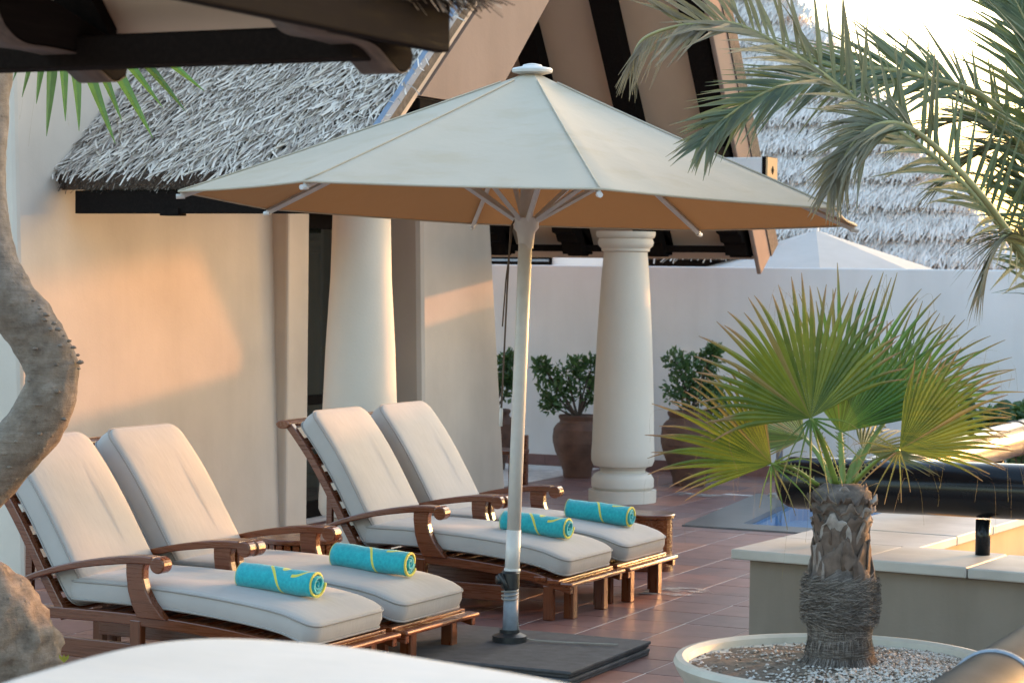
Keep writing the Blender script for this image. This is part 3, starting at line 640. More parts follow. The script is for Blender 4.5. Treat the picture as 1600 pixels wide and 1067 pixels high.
fs = [(i*n+k, (i+1)*n+k, (i+1)*n+(k+1) % n, i*n+(k+1) % n) for i in range(NR) for k in range(n)]
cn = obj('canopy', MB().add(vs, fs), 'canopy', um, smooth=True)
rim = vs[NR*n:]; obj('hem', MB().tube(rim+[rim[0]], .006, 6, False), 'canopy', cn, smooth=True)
for k in range(8):
    seam = [Vector(vs[i*n+k*NS])+Vector((0, 0, .0035)) for i in range(1, NR+1)]
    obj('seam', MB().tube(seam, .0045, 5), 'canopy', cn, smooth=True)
obj('finial', MB().lathe([(.05, -.03), (.098, -.018), (.102, -.006), (.096, .003), (.05, .012), (.045, .020), (.02, .026)], 32), 'pole', um, auto=True, loc=U3((0, 0, PH)))
obj('pole', MB().tube([U3((0, 0, z)) for z in (.62, 1.4, PH-.02)], .034, 24), 'pole', um, smooth=True)
hubz = 2.15
obj('slider', MB().lathe([(.036, -.14), (.040, -.10), (.046, -.06), (.062, -.04), (.064, .01), (.06, .015)], 28), 'pole', um, auto=True, loc=U3((0, 0, hubz)))
for k in range(8):
    a = ang(k); ca, sa = math.cos(a), math.sin(a); tg = Vector((-sa, ca, 0))
    def zr(r): t = (r-.05)/(R_-.05); return PH-.03-(PH-.03-RIMZ)*(t**.97)
    rb = MB(); rp = [U3((r*ca, r*sa, zr(r)-.022)) for r in (.06, .5, 1.0, 1.4, R_-.01)]
    rib = obj('rib', rb.tube(rp, .013, 4, True, 1, 1.3), 'pole', um)
    obj('strut', MB().tube([U3((.055*ca, .055*sa, hubz+.0)), U3((.72*ca, .72*sa, zr(.72)-.035))], .0145, 4), 'pole', rib)
    obj('rib_tip', MB().tube([U3(((R_-.03)*ca, (R_-.03)*sa, RIMZ-.022)), U3(((R_+.012)*ca, (R_+.012)*sa, RIMZ-.026))], .012, 8), 'pole', rib)
rope = [(-.055, -.02, hubz+.0), (-.075, -.03, hubz-.04), (-.08, -.03, 1.8), (-.085, -.03, 1.2)]
Rl = lambda p: U3((rt0*p[0]+fw0*p[1]+Vector((0, 0, p[2]))))
obj('pulley_rope', MB().tube([Rl(p) for p in rope], .0045, 6).tube([Rl((-.065, -.03, hubz-.03)), Rl((-.088, -.03, hubz-.3)), Rl((-.096, -.03, 1.62))], .004, 6), 'rope', um, smooth=True)
obj('rope_toggle', MB().tube([Rl((-.085, -.03, 1.22)), Rl((-.085, -.03, 1.13))], .009, 8), 'pole', um, smooth=True)
obj('sleeve', MB().tube([(0, 0, .06), U3((0, 0, .34))], .037, 24), 'grey', um, smooth=True)
obj('collar', MB().lathe([(.038, .33), (.046, .335), (.047, .41), (.038, .42)], 28), 'blackp', um, auto=True)
obj('collar', MB().tube([U3((0, 0, .40)), U3((0, 0, .62))], .0365, 20).tube([U3((0, 0, .415)), U3((0, 0, .43))], .041, 20), 'pole', um, smooth=True)
obj('clamp_knob', MB().tube([Rl((-.03, -.02, .38)), Rl((-.075, -.04, .375))], .022, 10).tube([Rl((-.06, -.05, .41)), Rl((-.02, -.06, .33))], .012, 8), 'blackp', um, smooth=True)
obj('foot_flange', MB().lathe([(.085, .072), (.085, .10), (.05, .115), (.05, .13)], 28), 'blackp', um, auto=True)
for k in range(3): obj('wire_wrap', MB().tube([(.041*math.cos(a), .041*math.sin(a), .285+.017*k+.004*math.sin(a+k)) for a in [2*math.pi*q/16 for q in range(17)]], .0035, 6), 'cord', um, smooth=True)
cc = [rt0*.04+Vector((0, 0, .28)), rt0*.041+Vector((0, 0, .15)), rt0*.07+Vector((0, 0, .09)), rt0*.2-fw0*.05+Vector((0, 0, .081)), rt0*.53-fw0*.12+Vector((0, 0, .081))]
obj('cord', MB().tube(crom(cc, 6), .0045, 6), 'cord', um, smooth=True)
for k in range(4):
    jx, jy = (.0, .008, -.006, .01)[k], (.0, -.012, .009, -.004)[k]
    obj('base_slab', MB().box(-.62+jx, .60+jx, -.62+jy, .36+jy, .001+.018*k, .0175+.018*k), 'slab', um, bevel=.005)

# ---------------------------------------------------------------- white table close to the camera, out of focus
FT = [(-2.355, 2.890, 1.200), (-2.383, 3.024, 1.200), (-2.394, 3.143, 1.200), (-2.404, 3.324, 1.200), (-2.386, 3.479, 1.200), (-2.321, 3.575, 1.200), (-2.205, 3.616, 1.200), (-2.026, 3.618, 1.200), (-1.813, 3.566, 1.200), (-1.653, 3.524, 1.200), (-1.516, 3.475, 1.200), (-1.371, 3.393, 1.200), (-1.253, 3.262, 1.200), (-1.176, 3.014, 1.200), (-1.195, 2.652, 1.200), (-1.377, 2.368, 1.200), (-1.730, 2.325, 1.200), (-2.101, 2.509, 1.200), (-2.280, 2.723, 1.200)]
fc = sum((Vector(p) for p in FT), Vector())/len(FT); fc.z = 0
ft = thing('bar_table', 'tall table with smooth rounded white top, blurred in the foreground', 'table', fc)
op = crom([Vector(p)-fc for p in FT]+[Vector(FT[0])-fc], 6)[:-1]; nO = len(op); vs = []
lv = [(.90, -.062), (.97, -.060), (.99, -.048), (1.0, -.028), (.993, -.010), (.97, -.001), (.93, .0)]
for s_, dz in lv: vs += [(p.x*s_, p.y*s_, p.z+dz) for p in op]
obj('table_top', MB().add(vs, [(i*nO+k, (i+1)*nO+k, (i+1)*nO+(k+1) % nO, i*nO+(k+1) % nO) for i in range(len(lv)-1) for k in range(nO)]+[tuple(range(nO)), tuple(range((len(lv)-1)*nO, len(lv)*nO))[::-1]]), 'whitefab', ft, smooth=True)
obj('pedestal', MB().tube([(0, 0, .03), (0, 0, 1.14)], .05, 20), 'pole', ft, smooth=True); obj('base_plate', MB().lathe([(.28, 0), (.28, .02), (.06, .035)], 36), 'pole', ft, auto=True)

# ---------------------------------------------------------------- raised basin wall with coping, right
bw = thing('basin_wall', 'low buff stucco wall with pale stone coping behind the planter palm', 'wall', (-3.80, 10.87, 0), rad(-5.0))
obj('wall', MB().box(0, 4.2, 0, .5, -.02, .437), 'buff', bw, bevel=.012)
obj('wall', MB().box(0, .60, .501, 4.2, -.02, .437), 'buff', bw, bevel=.012)
obj('inner_wall', MB().box(.601, .66, .501, 4.2, -.02, .436), 'sun_orange', bw)  # sunlight's orange painted into the basin's inner face
obj('wall', MB().box(.661, 4.2, 3.9, 4.2, -.02, .437), 'sun_orange', bw, bevel=.01)
obj('basin_floor', MB().box(.661, 4.2, .501, 3.9, -.02, .02), 'stone', bw)
xs = [-.075, .62, 1.18, 1.86, 2.5, 3.2, 4.25]
for k in range(6): obj('coping_slab', MB().box(xs[k]+.003, xs[k+1]-.003, -.07, .56, .438, .490+.003*(k % 2)), 'stone', bw, bevel=.008)
for k in range(6): obj('coping_slab', MB().box(-.075, .70, .566+.61*k, .566+.61*k+.604, .438, .489+.002*(k % 2)), 'stone', bw, bevel=.008)
def tube_rail(name, lab, pts, r, posts, m, caps=True, band_=None):
    t = thing(name, lab, 'railing')
    pts = [Vector(p) for p in pts]; d = (pts[-1]-pts[0]).normalized()
    ends = [pts[0]+d*r*f for f in (0, .06, .2, .45, .8)]; rr = [r*.35, r*.62, r*.82, r*.95, r]
    ends2 = [pts[-1]-d*r*f for f in (.8, .45, .2, .06, 0)]
    obj('tube', MB().tube(ends+ends2, rr+rr[::-1], 40), m, t, smooth=True)
    for p in posts: obj('post', MB().tube([p, (p[0], p[1], pts[0].z-r*.9)], .0375, 20), 'blacktube', t, smooth=True); 
    for p in (band_ or []): obj('strap', MB().tube([Vector(p)+d*a for a in (-.012, -.006, .006, .012)], [r+.001, r+.008, r+.008, r+.001], 40, False), 'grey' if m != 'bronze' else 'rope', t, smooth=True)
    return t
tube_rail('railing', 'thick black tube railing on short posts above the stone coping', [(-3.794, 11.330, 0.798), (-1.35, 11.10, .845)], .14, [(-3.47, 11.31, .49), (-2.68, 11.22, .49), (-1.9, 11.15, .49)], 'blacktube')
tube_rail('railing', 'shiny bronze tube railing running back from the black tube', [(-3.42, 11.75, .80), (-3.42, 18.6, .80)], .115, [(-3.42, 13.2, .49), (-3.42, 14.7, .49), (-3.42, 16.6, 0), (-3.42, 18.2, 0)], 'bronze', band_=[(-3.42, 15.2, .80)])
tube_rail('railing', 'shiny grey tube railing with a strap, lower right corner', [(-1.52, 4.4, .66), (-1.52, 10.4, .66)], .135, [(-1.52, 5.0, 0), (-1.52, 7.6, 0), (-1.52, 9.9, 0)], 'greytube', band_=[(-1.52, 6.55, .66)])

# ---------------------------------------------------------------- fan palm in a planter
def fan_leaf(name, parent, hub, axis, normal, R, a0, a1, nseg, m, dry=.0, join=.56, seed=1, cone=.22, droop=.12, back=None, tipk=1.0):
    """palmate blade: pleated segments joined to 'join' of their length, loose pointed tips"""
    r = random.Random(seed); hub = Vector(hub); e1 = Vector(axis).normalized(); nn = Vector(normal); nn = (nn-e1*nn.dot(e1)).normalized(); e2 = nn.cross(e1)
    mb = MB(); leaf = []; dth = rad(a1-a0)/nseg; st = [0, .12, .28, .45, .56, .66, .76, .86, .94, 1.0]
    for k in range(nseg):
        mid = k/(nseg-1)*2-1
        th = rad(a0)+dth*(k+.5); l = R*(1-.30*abs(mid)**2.2)*r.uniform(.92, 1.06); tipb = r.gauss(0, .05); dr = droop*r.uniform(.5, 1.9); dd = dry+(.6 if r.random() < .06 else 0); rb = r.random(); jn = join*r.uniform(.94, 1.06)
        vs = []
        for t in st:
            rr = .003+l*t; half = dth*.5*min(t, 1)*1.0; w = rr*math.tan(abs(dth)*.5)
            if t > jn: u = (t-jn)/(1-jn); w = (l*jn)*math.tan(abs(dth)*.5)*(1-u)**.85*.92+.0012
            th2 = th+tipb*max(0, t-jn)
            d = e1*math.cos(th2)+e2*math.sin(th2); sd = -e1*math.sin(th2)+e2*math.cos(th2)
            base = hub+d*rr+nn*(cone*rr*abs(math.sin(th2*.5))*.6+cone*rr*.4)-ZUP*dr*l*max(0, t-.5)**2*2.2
            pl = min(w*.55, .010)
            vs += [base-sd*w-nn*pl, base+nn*pl*.4, base+sd*w-nn*pl]
            leaf += [(t*tipk, min(1, dd), rb)]*3
        q = len(st)
        mb.add(vs, [(3*i+j, 3*i+j+1, 3*i+j+4, 3*i+j+3) for i in range(q-1) for j in (0, 1)])
        # hair-thin threads off the tips
        if r.random() < .45:
            p = Vector(vs[-2]); b2 = Vector(vs[-11]); s_ = r.uniform(-.04, .04); pts = crom([b2, b2+(p-b2)*.5+e2*s_, p+e2*s_*2-ZUP*r.uniform(.0, .08), p+e2*s_*3-ZUP*r.uniform(.05, .2)], 4)
            o0 = len(mb.v); mb.add([x+dx for x in pts for dx in (Vector((0, 0, 0)), e2*.0011)], [(2*i, 2*i+1, 2*i+3, 2*i+2) for i in range(len(pts)-1)]); leaf += [(1, .8, .5)]*(2*len(pts))
    o = obj(name, mb, m, parent, leaf=leaf, smooth=False)
    if back is not None:
        b0 = Vector(back); mid = b0.lerp(hub, .5)+ZUP*.02; pts = crom([b0, mid, hub], 6); n = len(pts)
        obj('petiole', MB().tube(pts, [.017-.008*i/n for i in range(n)], 8, True, 1, .6), 'petiole', o, smooth=True)
        sp_ = MB()
        for i in range(1, n-1):
            for s_ in (-1, 1): p = pts[i]+e2*s_*.010; sp_.add([p, p+(hub-b0).normalized()*.012, p+e2*s_*.014+(hub-b0).normalized()*.014], [(0, 1, 2)])
        obj('thorns', sp_, 'rachis', o)
    return o
PB = Vector((-2.639, 8.659, 0.311)); PBX, PBY, PBZ = PB
pt = thing('planter_bowl', 'wide cream planter bowl with soil and pebbles under the fan palm', 'planter', (PBX+.0, PBY, 0))
obj('bowl', MB().lathe([(.40, 0), (.46, .02), (.58, .16), (.63, .27), (.655, .31), (.665, .335), (.655, .355), (.63, .358), (.612, .345), (.605, .32)], 64, (0, 0, 0), True), 'creampot', pt, auto=True)
sv = MB(); rr_ = random.Random(2); n = 48
pv = [(0, 0, .345)]
for i in range(1, 9):
    for k in range(n): a = 2*math.pi*k/n; R2 = .61*i/8; pv.append((R2*math.cos(a), R2*math.sin(a), .345-.03*(i/8)**2+rr_.uniform(-.006, .006)))
sv.add(pv, [(0, 1+k, 1+(k+1) % n) for k in range(n)]+[(1+(i-1)*n+k, 1+i*n+k, 1+i*n+(k+1) % n, 1+(i-1)*n+(k+1) % n) for i in range(1, 8) for k in range(n)])
obj('soil', sv, 'soil', pt)
pb = MB(); rr_ = random.Random(8)
for _ in range(9000):
    a = rr_.uniform(0, 2*math.pi); d = .60*math.sqrt(rr_.random()); x, y = d*math.cos(a), d*math.sin(a)
    side = (x*rt0.x+y*rt0.y); near = -(x*fw0.x+y*fw0.y)
    if side+near*.7 < .10+rr_.gauss(0, .10) and rr_.random() < .9: continue
    z = .345-.03*(d/.61)**2+.004; s_ = rr_.uniform(.004, .010); c = Vector((x, y, z))
    a0 = rr_.uniform(0, 6.28); nq = 5; q = [c+Vector((math.cos(a0+6.283*k/nq)*s_*rr_.uniform(.7, 1.35), math.sin(a0+6.283*k/nq)*s_*rr_.uniform(.7, 1.35), rr_.uniform(-.3, .3)*s_)) for k in range(nq)]+[c+Vector((rr_.uniform(-.4, .4)*s_, rr_.uniform(-.4, .4)*s_, rr_.uniform(.45, .95)*s_)), c-Vector((0, 0, s_*.5))]
    pb.add(q, [(k, (k+1) % nq, nq) for k in range(nq)]+[((k+1) % nq, k, nq+1) for k in range(nq)])
obj('pebbles', pb, 'pebble', pt, kind='stuff')
fp = thing('fan_palm', 'young fan palm with stout fibrous trunk growing in the cream planter bowl', 'palm', (PBX, PBY, PBZ))
tz = lambda z: z
TP = [(.135, -.02), (.150, .05), (.128, .12), (.135, .20), (.142, .26), (.140, .33), (.138, .36), (.118, .40), (.108, .47), (.106, .54), (.118, .60), (.130, .66), (.125, .72), (.08, .75)]
TP = [(r*.93, z) for r, z in TP]
obj('trunk', MB().lathe(TP, 40), 'trunk', fp, smooth=True)
def tr_(z):
    for (r0, z0), (r1, z1) in zip(TP, TP[1:]):
        if z0 <= z <= z1: return r0+(r1-r0)*(z-z0)/(z1-z0)
    return .1
fb = MB(); rr_ = random.Random(5)
for _ in range(11000):   # woven fibre sleeve: crossing threads, matted band, root fringe
    z = rr_.uniform(0, .375); a = rr_.uniform(0, 2*math.pi); R2 = tr_(z)+.002
    if z < .07: L, da, dz, lift = .08, rr_.gauss(0, .1), -.9, .03
    elif z < .20: L, da, dz, lift = .05, (rr_.choice((0, 1)))*1.0+rr_.gauss(0, .05), rr_.choice((-1, 1)), .004
    else: L, da, dz, lift = .07, 1.0, rr_.gauss(0, .35), rr_.uniform(.002, .03)
    if .07 <= z < .20 and da > .5: dz = rr_.gauss(0, .06)
    tg = Vector((-math.sin(a), math.cos(a), 0)); rd_ = Vector((math.cos(a), math.sin(a), 0)); d = (tg*da+Vector((0, 0, dz*(1 if abs(da) < .5 else 1)))).normalized(); sd = d.cross(rd_).normalized()*rr_.uniform(.0004, .0013)
    p = rd_*R2+Vector((0, 0, z)); q = [p, p+d*L*.5+rd_*lift, p+d*L+rd_*lift*(1.2 if z < .07 else .1)-rd_*.004]
    fb.add([x+s_ for x in q for s_ in (-sd, sd)], [(0, 1, 3, 2), (2, 3, 5, 4)])
obj('fibre_sleeve', fb, 'fibre', fp, kind='stuff')
for ring_, (z, nb, ro, tilt, hh) in enumerate(((.35, 5, .104, .0, .22), (.46, 6, .098, .04, .18), (.56, 8, .100, .20, .12), (.62, 10, .102, .30, .10), (.665, 11, .096, .50, .09), (.70, 8, .065, .35, .09))):
    for k in range(nb):   # old leaf bases, each a flared torn scale
        a = 2*math.pi*(k+.5*(ring_ % 2))/nb+rr_.uniform(-.1, .1); rd_ = Vector((math.cos(a), math.sin(a), 0)); tg = Vector((-math.sin(a), math.cos(a), 0)); vs = []; nw = 7
        for i in range(5):
            t = i/4
            for j in range(nw):
                s_ = j/(nw-1)*2-1; w = (.06*8/nb*(.9 if nb < 8 else 1)-.014*t)*(1+.2*math.sin(math.pi*t)); jag = rr_.uniform(-.028, .012) if i == 4 else 0
                p = rd_*(ro-.012*s_*s_+tilt*hh*t*t*.9+.006*t)+tg*s_*w+Vector((0, 0, z-.045+hh*t*(1-.25*s_*s_*t)+jag)); p += rd_*rr_.uniform(-.002, .002)*(1+2*t); vs.append(p)
        o = obj('leaf_boot', MB().add(vs, [(i*nw+j, i*nw+j+1, (i+1)*nw+j+1, (i+1)*nw+j) for i in range(4) for j in range(nw-1)]), 'boot', fp, smooth=True); sm = o.modifiers.new('solid', 'SOLIDIFY'); sm.thickness = .005
R3, A3 = rt0, fw0
def lp(px_r, z, away=0): return R3*px_r+A3*away+Vector((0, 0, z))   # point relative to the trunk base
s9 = 9.0/3500
def rel(px, py, away=0): return lp((px-1311)*s9, (1047-py)*s9, away)
# hub, axis (right, up, away), normal, radius, angles
FL = [((1253, 650, -.14), (1302, 757, 0), (-.36, .94, -.02), (.15, .30, -1), .60, -84, 76, 34, 'fan', 0, .56, 11),
      ((1196, 722, -.10), (1272, 757, 0), (-1, .62, -.10), (.1, .05, -1), .53, -50, 52, 24, 'fan', .0, .5, 12),
      ((1391, 697, -.12), (1330, 752, 0), (.93, .56, -.08), (-.1, .05, -1), .49, -46, 56, 25, 'fan', .05, .54, 13),
      ((1312, 678, .10), (1313, 760, .02), (.30, 1, .12), (0, .2, -1), .70, -62, 56, 32, 'fandark', 0, .46, 14),
      ((1395, 655, .22), (1322, 760, .03), (.86, .62, .25), (-.2, .5, -1), .58, -60, 60, 30, 'fandark', .0, .46, 15),
      ((1262, 690, .20), (1300, 760, .02), (-.9, .10, .35), (0, .9, -.5), .42, -70, 70, 28, 'fandark', .12, .45, 16),
      ((1352, 706, .18), (1318, 760, .02), (.7, -.05, .3), (0, .9, -.4), .36, -75, 75, 24, 'fandark', .5, .42, 17)]
for (hx, hy, ha), (bx, by, ba), ax, nm, R2, a0, a1, ns, mm, dry, jn, sd in FL:
    axv = R3*ax[0]+ZUP*ax[1]+A3*ax[2]; nv = R3*nm[0]+ZUP*nm[1]+A3*nm[2]
    fan_leaf('leaf', fp, rel(hx, hy, ha), axv, nv, R2, a0, a1, ns, mm, dry, jn, sd, back=rel(bx, by, ba))
    # shorter loose segments pointing the other way below the hub
    if sd in (11, 12, 13): fan_leaf('leaf_fringe', fp, rel(hx, hy, ha), -axv-ZUP*.25, nv, R2*(.42 if sd != 11 else .46), -78, 78, 9, 'fandark' if sd != 13 else 'fan', .12 if sd != 13 else .35, .12, sd+20, .1, .25)

# ---------------------------------------------------------------- hanging fan leaf, upper left (palm stands left of the frame)
hpalm = thing('tall_fan_palm', 'green fan palm leaf hanging behind the dark eave, upper left', 'palm', (-7.45, 8.35, 0))
HB = Vector((-7.45, 8.35, 0))
obj('trunk', MB().tube([(0, 0, 0), (.02, 0, 1.5), (0, 0, 3.3)], [.16, .13, .12], 14), 'trunk', hpalm, smooth=True)
hh = Vector((-6.278, 8.364, 3.250))-HB
fan_leaf('leaf', hpalm, hh, R3*.88-ZUP*.48-A3*.05, -A3*1.0+ZUP*.12, .84, -86, 70, 24, 'fandark', 0, .60, 31, .03, .04, back=(0, 0, 3.2), tipk=.72)
fan_leaf('leaf', hpalm, hh+Vector((-.5, 0, .5)), R3*-1-ZUP*.3, ZUP*1.0-A3*.4, .7, -70, 70, 26, 'fandark', 0, .5, 32, back=(0, 0, 3.25))

# ---------------------------------------------------------------- twisted tree at the left edge
tw = thing('twisted_tree', 'grey twisted tree trunk with knotted bend at the left edge', 'tree', (-6.004, 7.493, 0.000))
TWB = Vector((-6.004, 7.493, 0.000))
tp = [((-6.104, 7.555, -0.048), .30), ((-6.016, 7.549, 0.152), .30), ((-6.001, 7.508, 0.376), .27), ((-6.064, 7.430, 0.596), .16), ((-6.091, 7.369, 0.775), .122), ((-5.904, 7.410, 1.013), .115), ((-5.689, 7.467, 1.278), .112), ((-5.650, 7.491, 1.449), .108), ((-5.721, 7.463, 1.619), .112), ((-5.834, 7.415, 1.789), .110), ((-5.933, 7.431, 1.985), .096), ((-5.986, 7.470, 2.251), .095), ((-6.012, 7.526, 2.600), .094), ((-6.052, 7.573, 2.899), .10), ((-6.159, 7.537, 3.327), .09)]
pts = crom([Vector(p)-TWB for p, r in tp], 14); rs = []
for i in range(len(pts)): t = i/14; k = min(int(t), len(tp)-2); rs.append(tp[k][1]+(tp[k+1][1]-tp[k][1])*(t-k))
mb = MB().tube(pts, rs, 72); vv = []
from mathutils import noise as mn
ctr = [pts[i//72] for i in range(len(pts)*72)]
for i, v_ in enumerate(mb.v):
    p = Vector(v_); c = ctr[i] if i < len(ctr) else p; d = (p-c); base = max(0, 1-(p.z/.62)) if p.z < .62 else 0
    q = p+TWB; k = 1+.10*mn.noise(q*5)+.06*mn.noise(q*13)+.045*mn.noise(q*30)+.02*mn.noise(q*60)+base*(.35*mn.noise(q*6)+.22*mn.noise(q*15)+.12*mn.noise(q*34))
    vv.append(c+d*k)
mb.v = [tuple(p) for p in vv]
obj('trunk', mb, 'bark', tw, smooth=True)
kn = MB(); r = random.Random(21)
def knob(px_, s_):
    c = Vector(px_)-TWB; n0 = len(kn.v)
    kn.lathe([(.001, -s_*.5), (s_*.8, -s_*.3), (s_, 0), (s_*.75, s_*.4), (.001, s_*.6)], 8, c, False)
    for i in range(n0, len(kn.v)): p = Vector(kn.v[i]); kn.v[i] = tuple(c+(p-c)*r.uniform(.7, 1.3))
KN = [(-5.662, 7.385, 1.752), (-5.638, 7.396, 1.721), (-5.613, 7.406, 1.696), (-5.584, 7.419, 1.662), (-5.565, 7.427, 1.637), (-5.546, 7.435, 1.611), (-5.538, 7.460, 1.590), (-5.521, 7.468, 1.564), (-5.516, 7.491, 1.532), (-5.520, 7.510, 1.503), (-5.524, 7.507, 1.476), (-5.605, 7.387, 1.675), (-5.581, 7.397, 1.637), (-5.544, 7.413, 1.572), (-5.664, 7.362, 1.428), (-5.626, 7.376, 1.332), (-5.557, 7.411, 1.385), (-5.711, 7.342, 1.180), (-5.625, 7.384, 1.212), (-5.745, 7.344, 1.074), (-5.537, 7.428, 1.273), (-5.637, 7.368, 1.558), (-5.559, 7.403, 1.494)]
for p in KN: knob(p, r.uniform(.007, .016))
obj('bark_knobs', kn, 'bark', tw, smooth=True, kind='stuff')
sh = MB(); lf = []
for s_ in (-1, 0, 1):
    p = Vector((-5.513, 7.404, 0.286))-TWB; sh.add([p, p+R3*(.012*s_-.008)+ZUP*.02, p+R3*.02*s_+ZUP*.035, p+R3*(.012*s_+.008)+ZUP*.018], [(0, 1, 2, 3)]); lf += [(0, 0, .8), (.2, 0, .8), (.4, 0, .8), (.2, 0, .8)]
obj('sprout', sh, 'fan', tw, leaf=lf)

# ---------------------------------------------------------------- potted shrubs by the courtyard wall
def pot(t, prof): return obj('pot', MB().lathe(prof, 44), 'terra', t, auto=True)
def shrub(t, base, blobs, n, size, seed, m='shrub'):
    r = random.Random(seed); mb = MB(); lf = []
    for _ in range(n):
        c, rad_ = r.choice(blobs); v_ = Vector((r.gauss(0, 1), r.gauss(0, 1), r.gauss(0, 1))).normalized()*rad_*(r.random()**.45); p = Vector(c)+v_
        d = (v_.normalized()*.6+Vector((r.gauss(0, .6), r.gauss(0, .6), r.gauss(.1, .5)))).normalized(); s_ = d.orthogonal().normalized(); s_ = Matrix.Rotation(r.uniform(0, 6.28), 3, d) @ s_; l = size*r.uniform(.6, 1.3); w = l*.28; nn = d.cross(s_)
        mb.add([p, p+d*l*.5+s_*w, p+d*l-nn*l*.15, p+d*l*.5-s_*w, p+d*l*.5-nn*w*.35], [(0, 1, 4), (1, 2, 4), (2, 3, 4), (3, 0, 4)]); k = r.random(); lf += [(0, 0, k), (.3, 0, k), (.55 if k < .8 else .9, 0, k), (.3, 0, k), (.3, 0, k)]
    o = obj('foliage', mb, m, t, leaf=lf, kind='stuff')
    st_ = MB()
    for c, rad_ in blobs: c = Vector(c); b0 = Vector(base); st_.tube(crom([b0, b0.lerp(c, .5)+Vector((r.uniform(-.03, .03), r.uniform(-.03, .03), 0)), c], 4), [.012]*4+[.008]*4+[.004], 6)
    obj('stems', st_, 'worn', t, smooth=True)
P1 = [(.125, 0), (.132, .015), (.135, .06), (.165, .14), (.200, .22), (.201, .228), (.206, .23), (.224, .30), (.225, .312), (.230, .315), (.234, .37), (.226, .43), (.228, .44), (.212, .47), (.190, .495), (.172, .505), (.165, .525), (.178, .545), (.182, .565), (.170, .575), (.150, .55)]
t = thing('potted_shrub', 'leafy green shrub in round terracotta jar left of the stone column', 'potted plant', (-8.30, 18.92, 0)); pot(t, P1)
shrub(t, (0, 0, .54), [((rt0*a+fw0*b_+Vector((0, 0, z+.05))), s_) for a, b_, z, s_ in ((-.2, 0, .72, .16), (.05, .05, .74, .17), (.22, 0, .76, .15), (-.28, .02, .88, .12), (-.1, -.05, .90, .14), (.12, .05, .95, .13), (.25, 0, 1.02, .10), (.27, 0, 1.13, .06), (-.34, .0, .98, .07), (-.25, 0, .62, .08), (-.02, 0, .98, .08))], 1500, .062, 41)
t = thing('potted_shrub', 'drooping dark green shrub in tall terracotta jar behind the stone column', 'potted plant', (-7.12, 18.72, 0)); pot(t, [(r_*1.12, z*1.16) for r_, z in P1])
shrub(t, (0, 0, .64), [((rt0*a+fw0*b_+Vector((0, 0, z+.05))), s_) for a, b_, z, s_ in ((-.1, 0, .80, .14), (.08, 0, .82, .15), (.2, 0, .80, .10), (.25, 0, .66, .09), (.02, .0, .98, .14), (.16, .0, 1.06, .11), (-.12, 0, 1.05, .11), (.20, 0, 1.15, .06))], 1500, .06, 42)
t = thing('potted_shrub', 'green shrub in a terracotta jar half hidden by the villa corner', 'potted plant', (-9.32, 19.2, 0)); pot(t, P1)
shrub(t, (0, 0, .54), [((rt0*a+Vector((0, 0, z))), s_) for a, z, s_ in ((.05, .75, .15), (.1, .92, .13), (.16, 1.05, .08), (.18, .85, .08), (-.1, .8, .15))], 700, .065, 43)
t = thing('wooden_stool', 'orange brown wooden post of a seat behind the villa corner', 'stool', (-8.42, 17.62, 0))
obj('seat', MB().box(-.16, .16, -.16, .16, .30, .34), 'teak', t, bevel=.008)
for x in (-.13, .13):
    for y in (-.13, .13): obj('leg', MB().box(x-.025, x+.025, y-.025, y+.025, 0, .30 if y < 0 else .46), 'teak', t, bevel=.006)

# ---------------------------------------------------------------- date palm on the right
DP = Vector((-1.55, 9.05, 0))
dp = thing('date_palm', 'date palm arching grey green fronds in from the right', 'palm', DP)
CRN = Vector((0, 0, 1.45))
obj('trunk', MB().lathe([(.24, 0), (.22, .4), (.23, .8), (.24, 1.2), (.17, 1.45), (.05, 1.5)], 24), 'trunk', dp, smooth=True)
LEFT = [300]
joined = MB(); joined_leaf = []
def leaflet(p, d, nrm, L, w, droop, fold=.35, dry0=0, dry1=0, rb=.5, seg=4):
    vs = []; lf = []; sd = d.cross(nrm).normalized()
    for k in range(seg+1):
        t = k/seg; ww = w*(.35+1.6*t if t < .25 else .75*(1-t)/.75+.02) if k < seg else .0006
        q = p+d*L*t-ZUP*droop*L*t*t
        vs += [q-sd*ww+nrm*ww*fold, q, q+sd*ww+nrm*ww*fold]; lf += [(t*.72, min(1, dry0+(dry1-dry0)*t), rb)]*3
    return vs, [(3*i+j, 3*i+j+1, 3*i+j+4, 3*i+j+3) for i in range(seg) for j in (0, 1)], lf
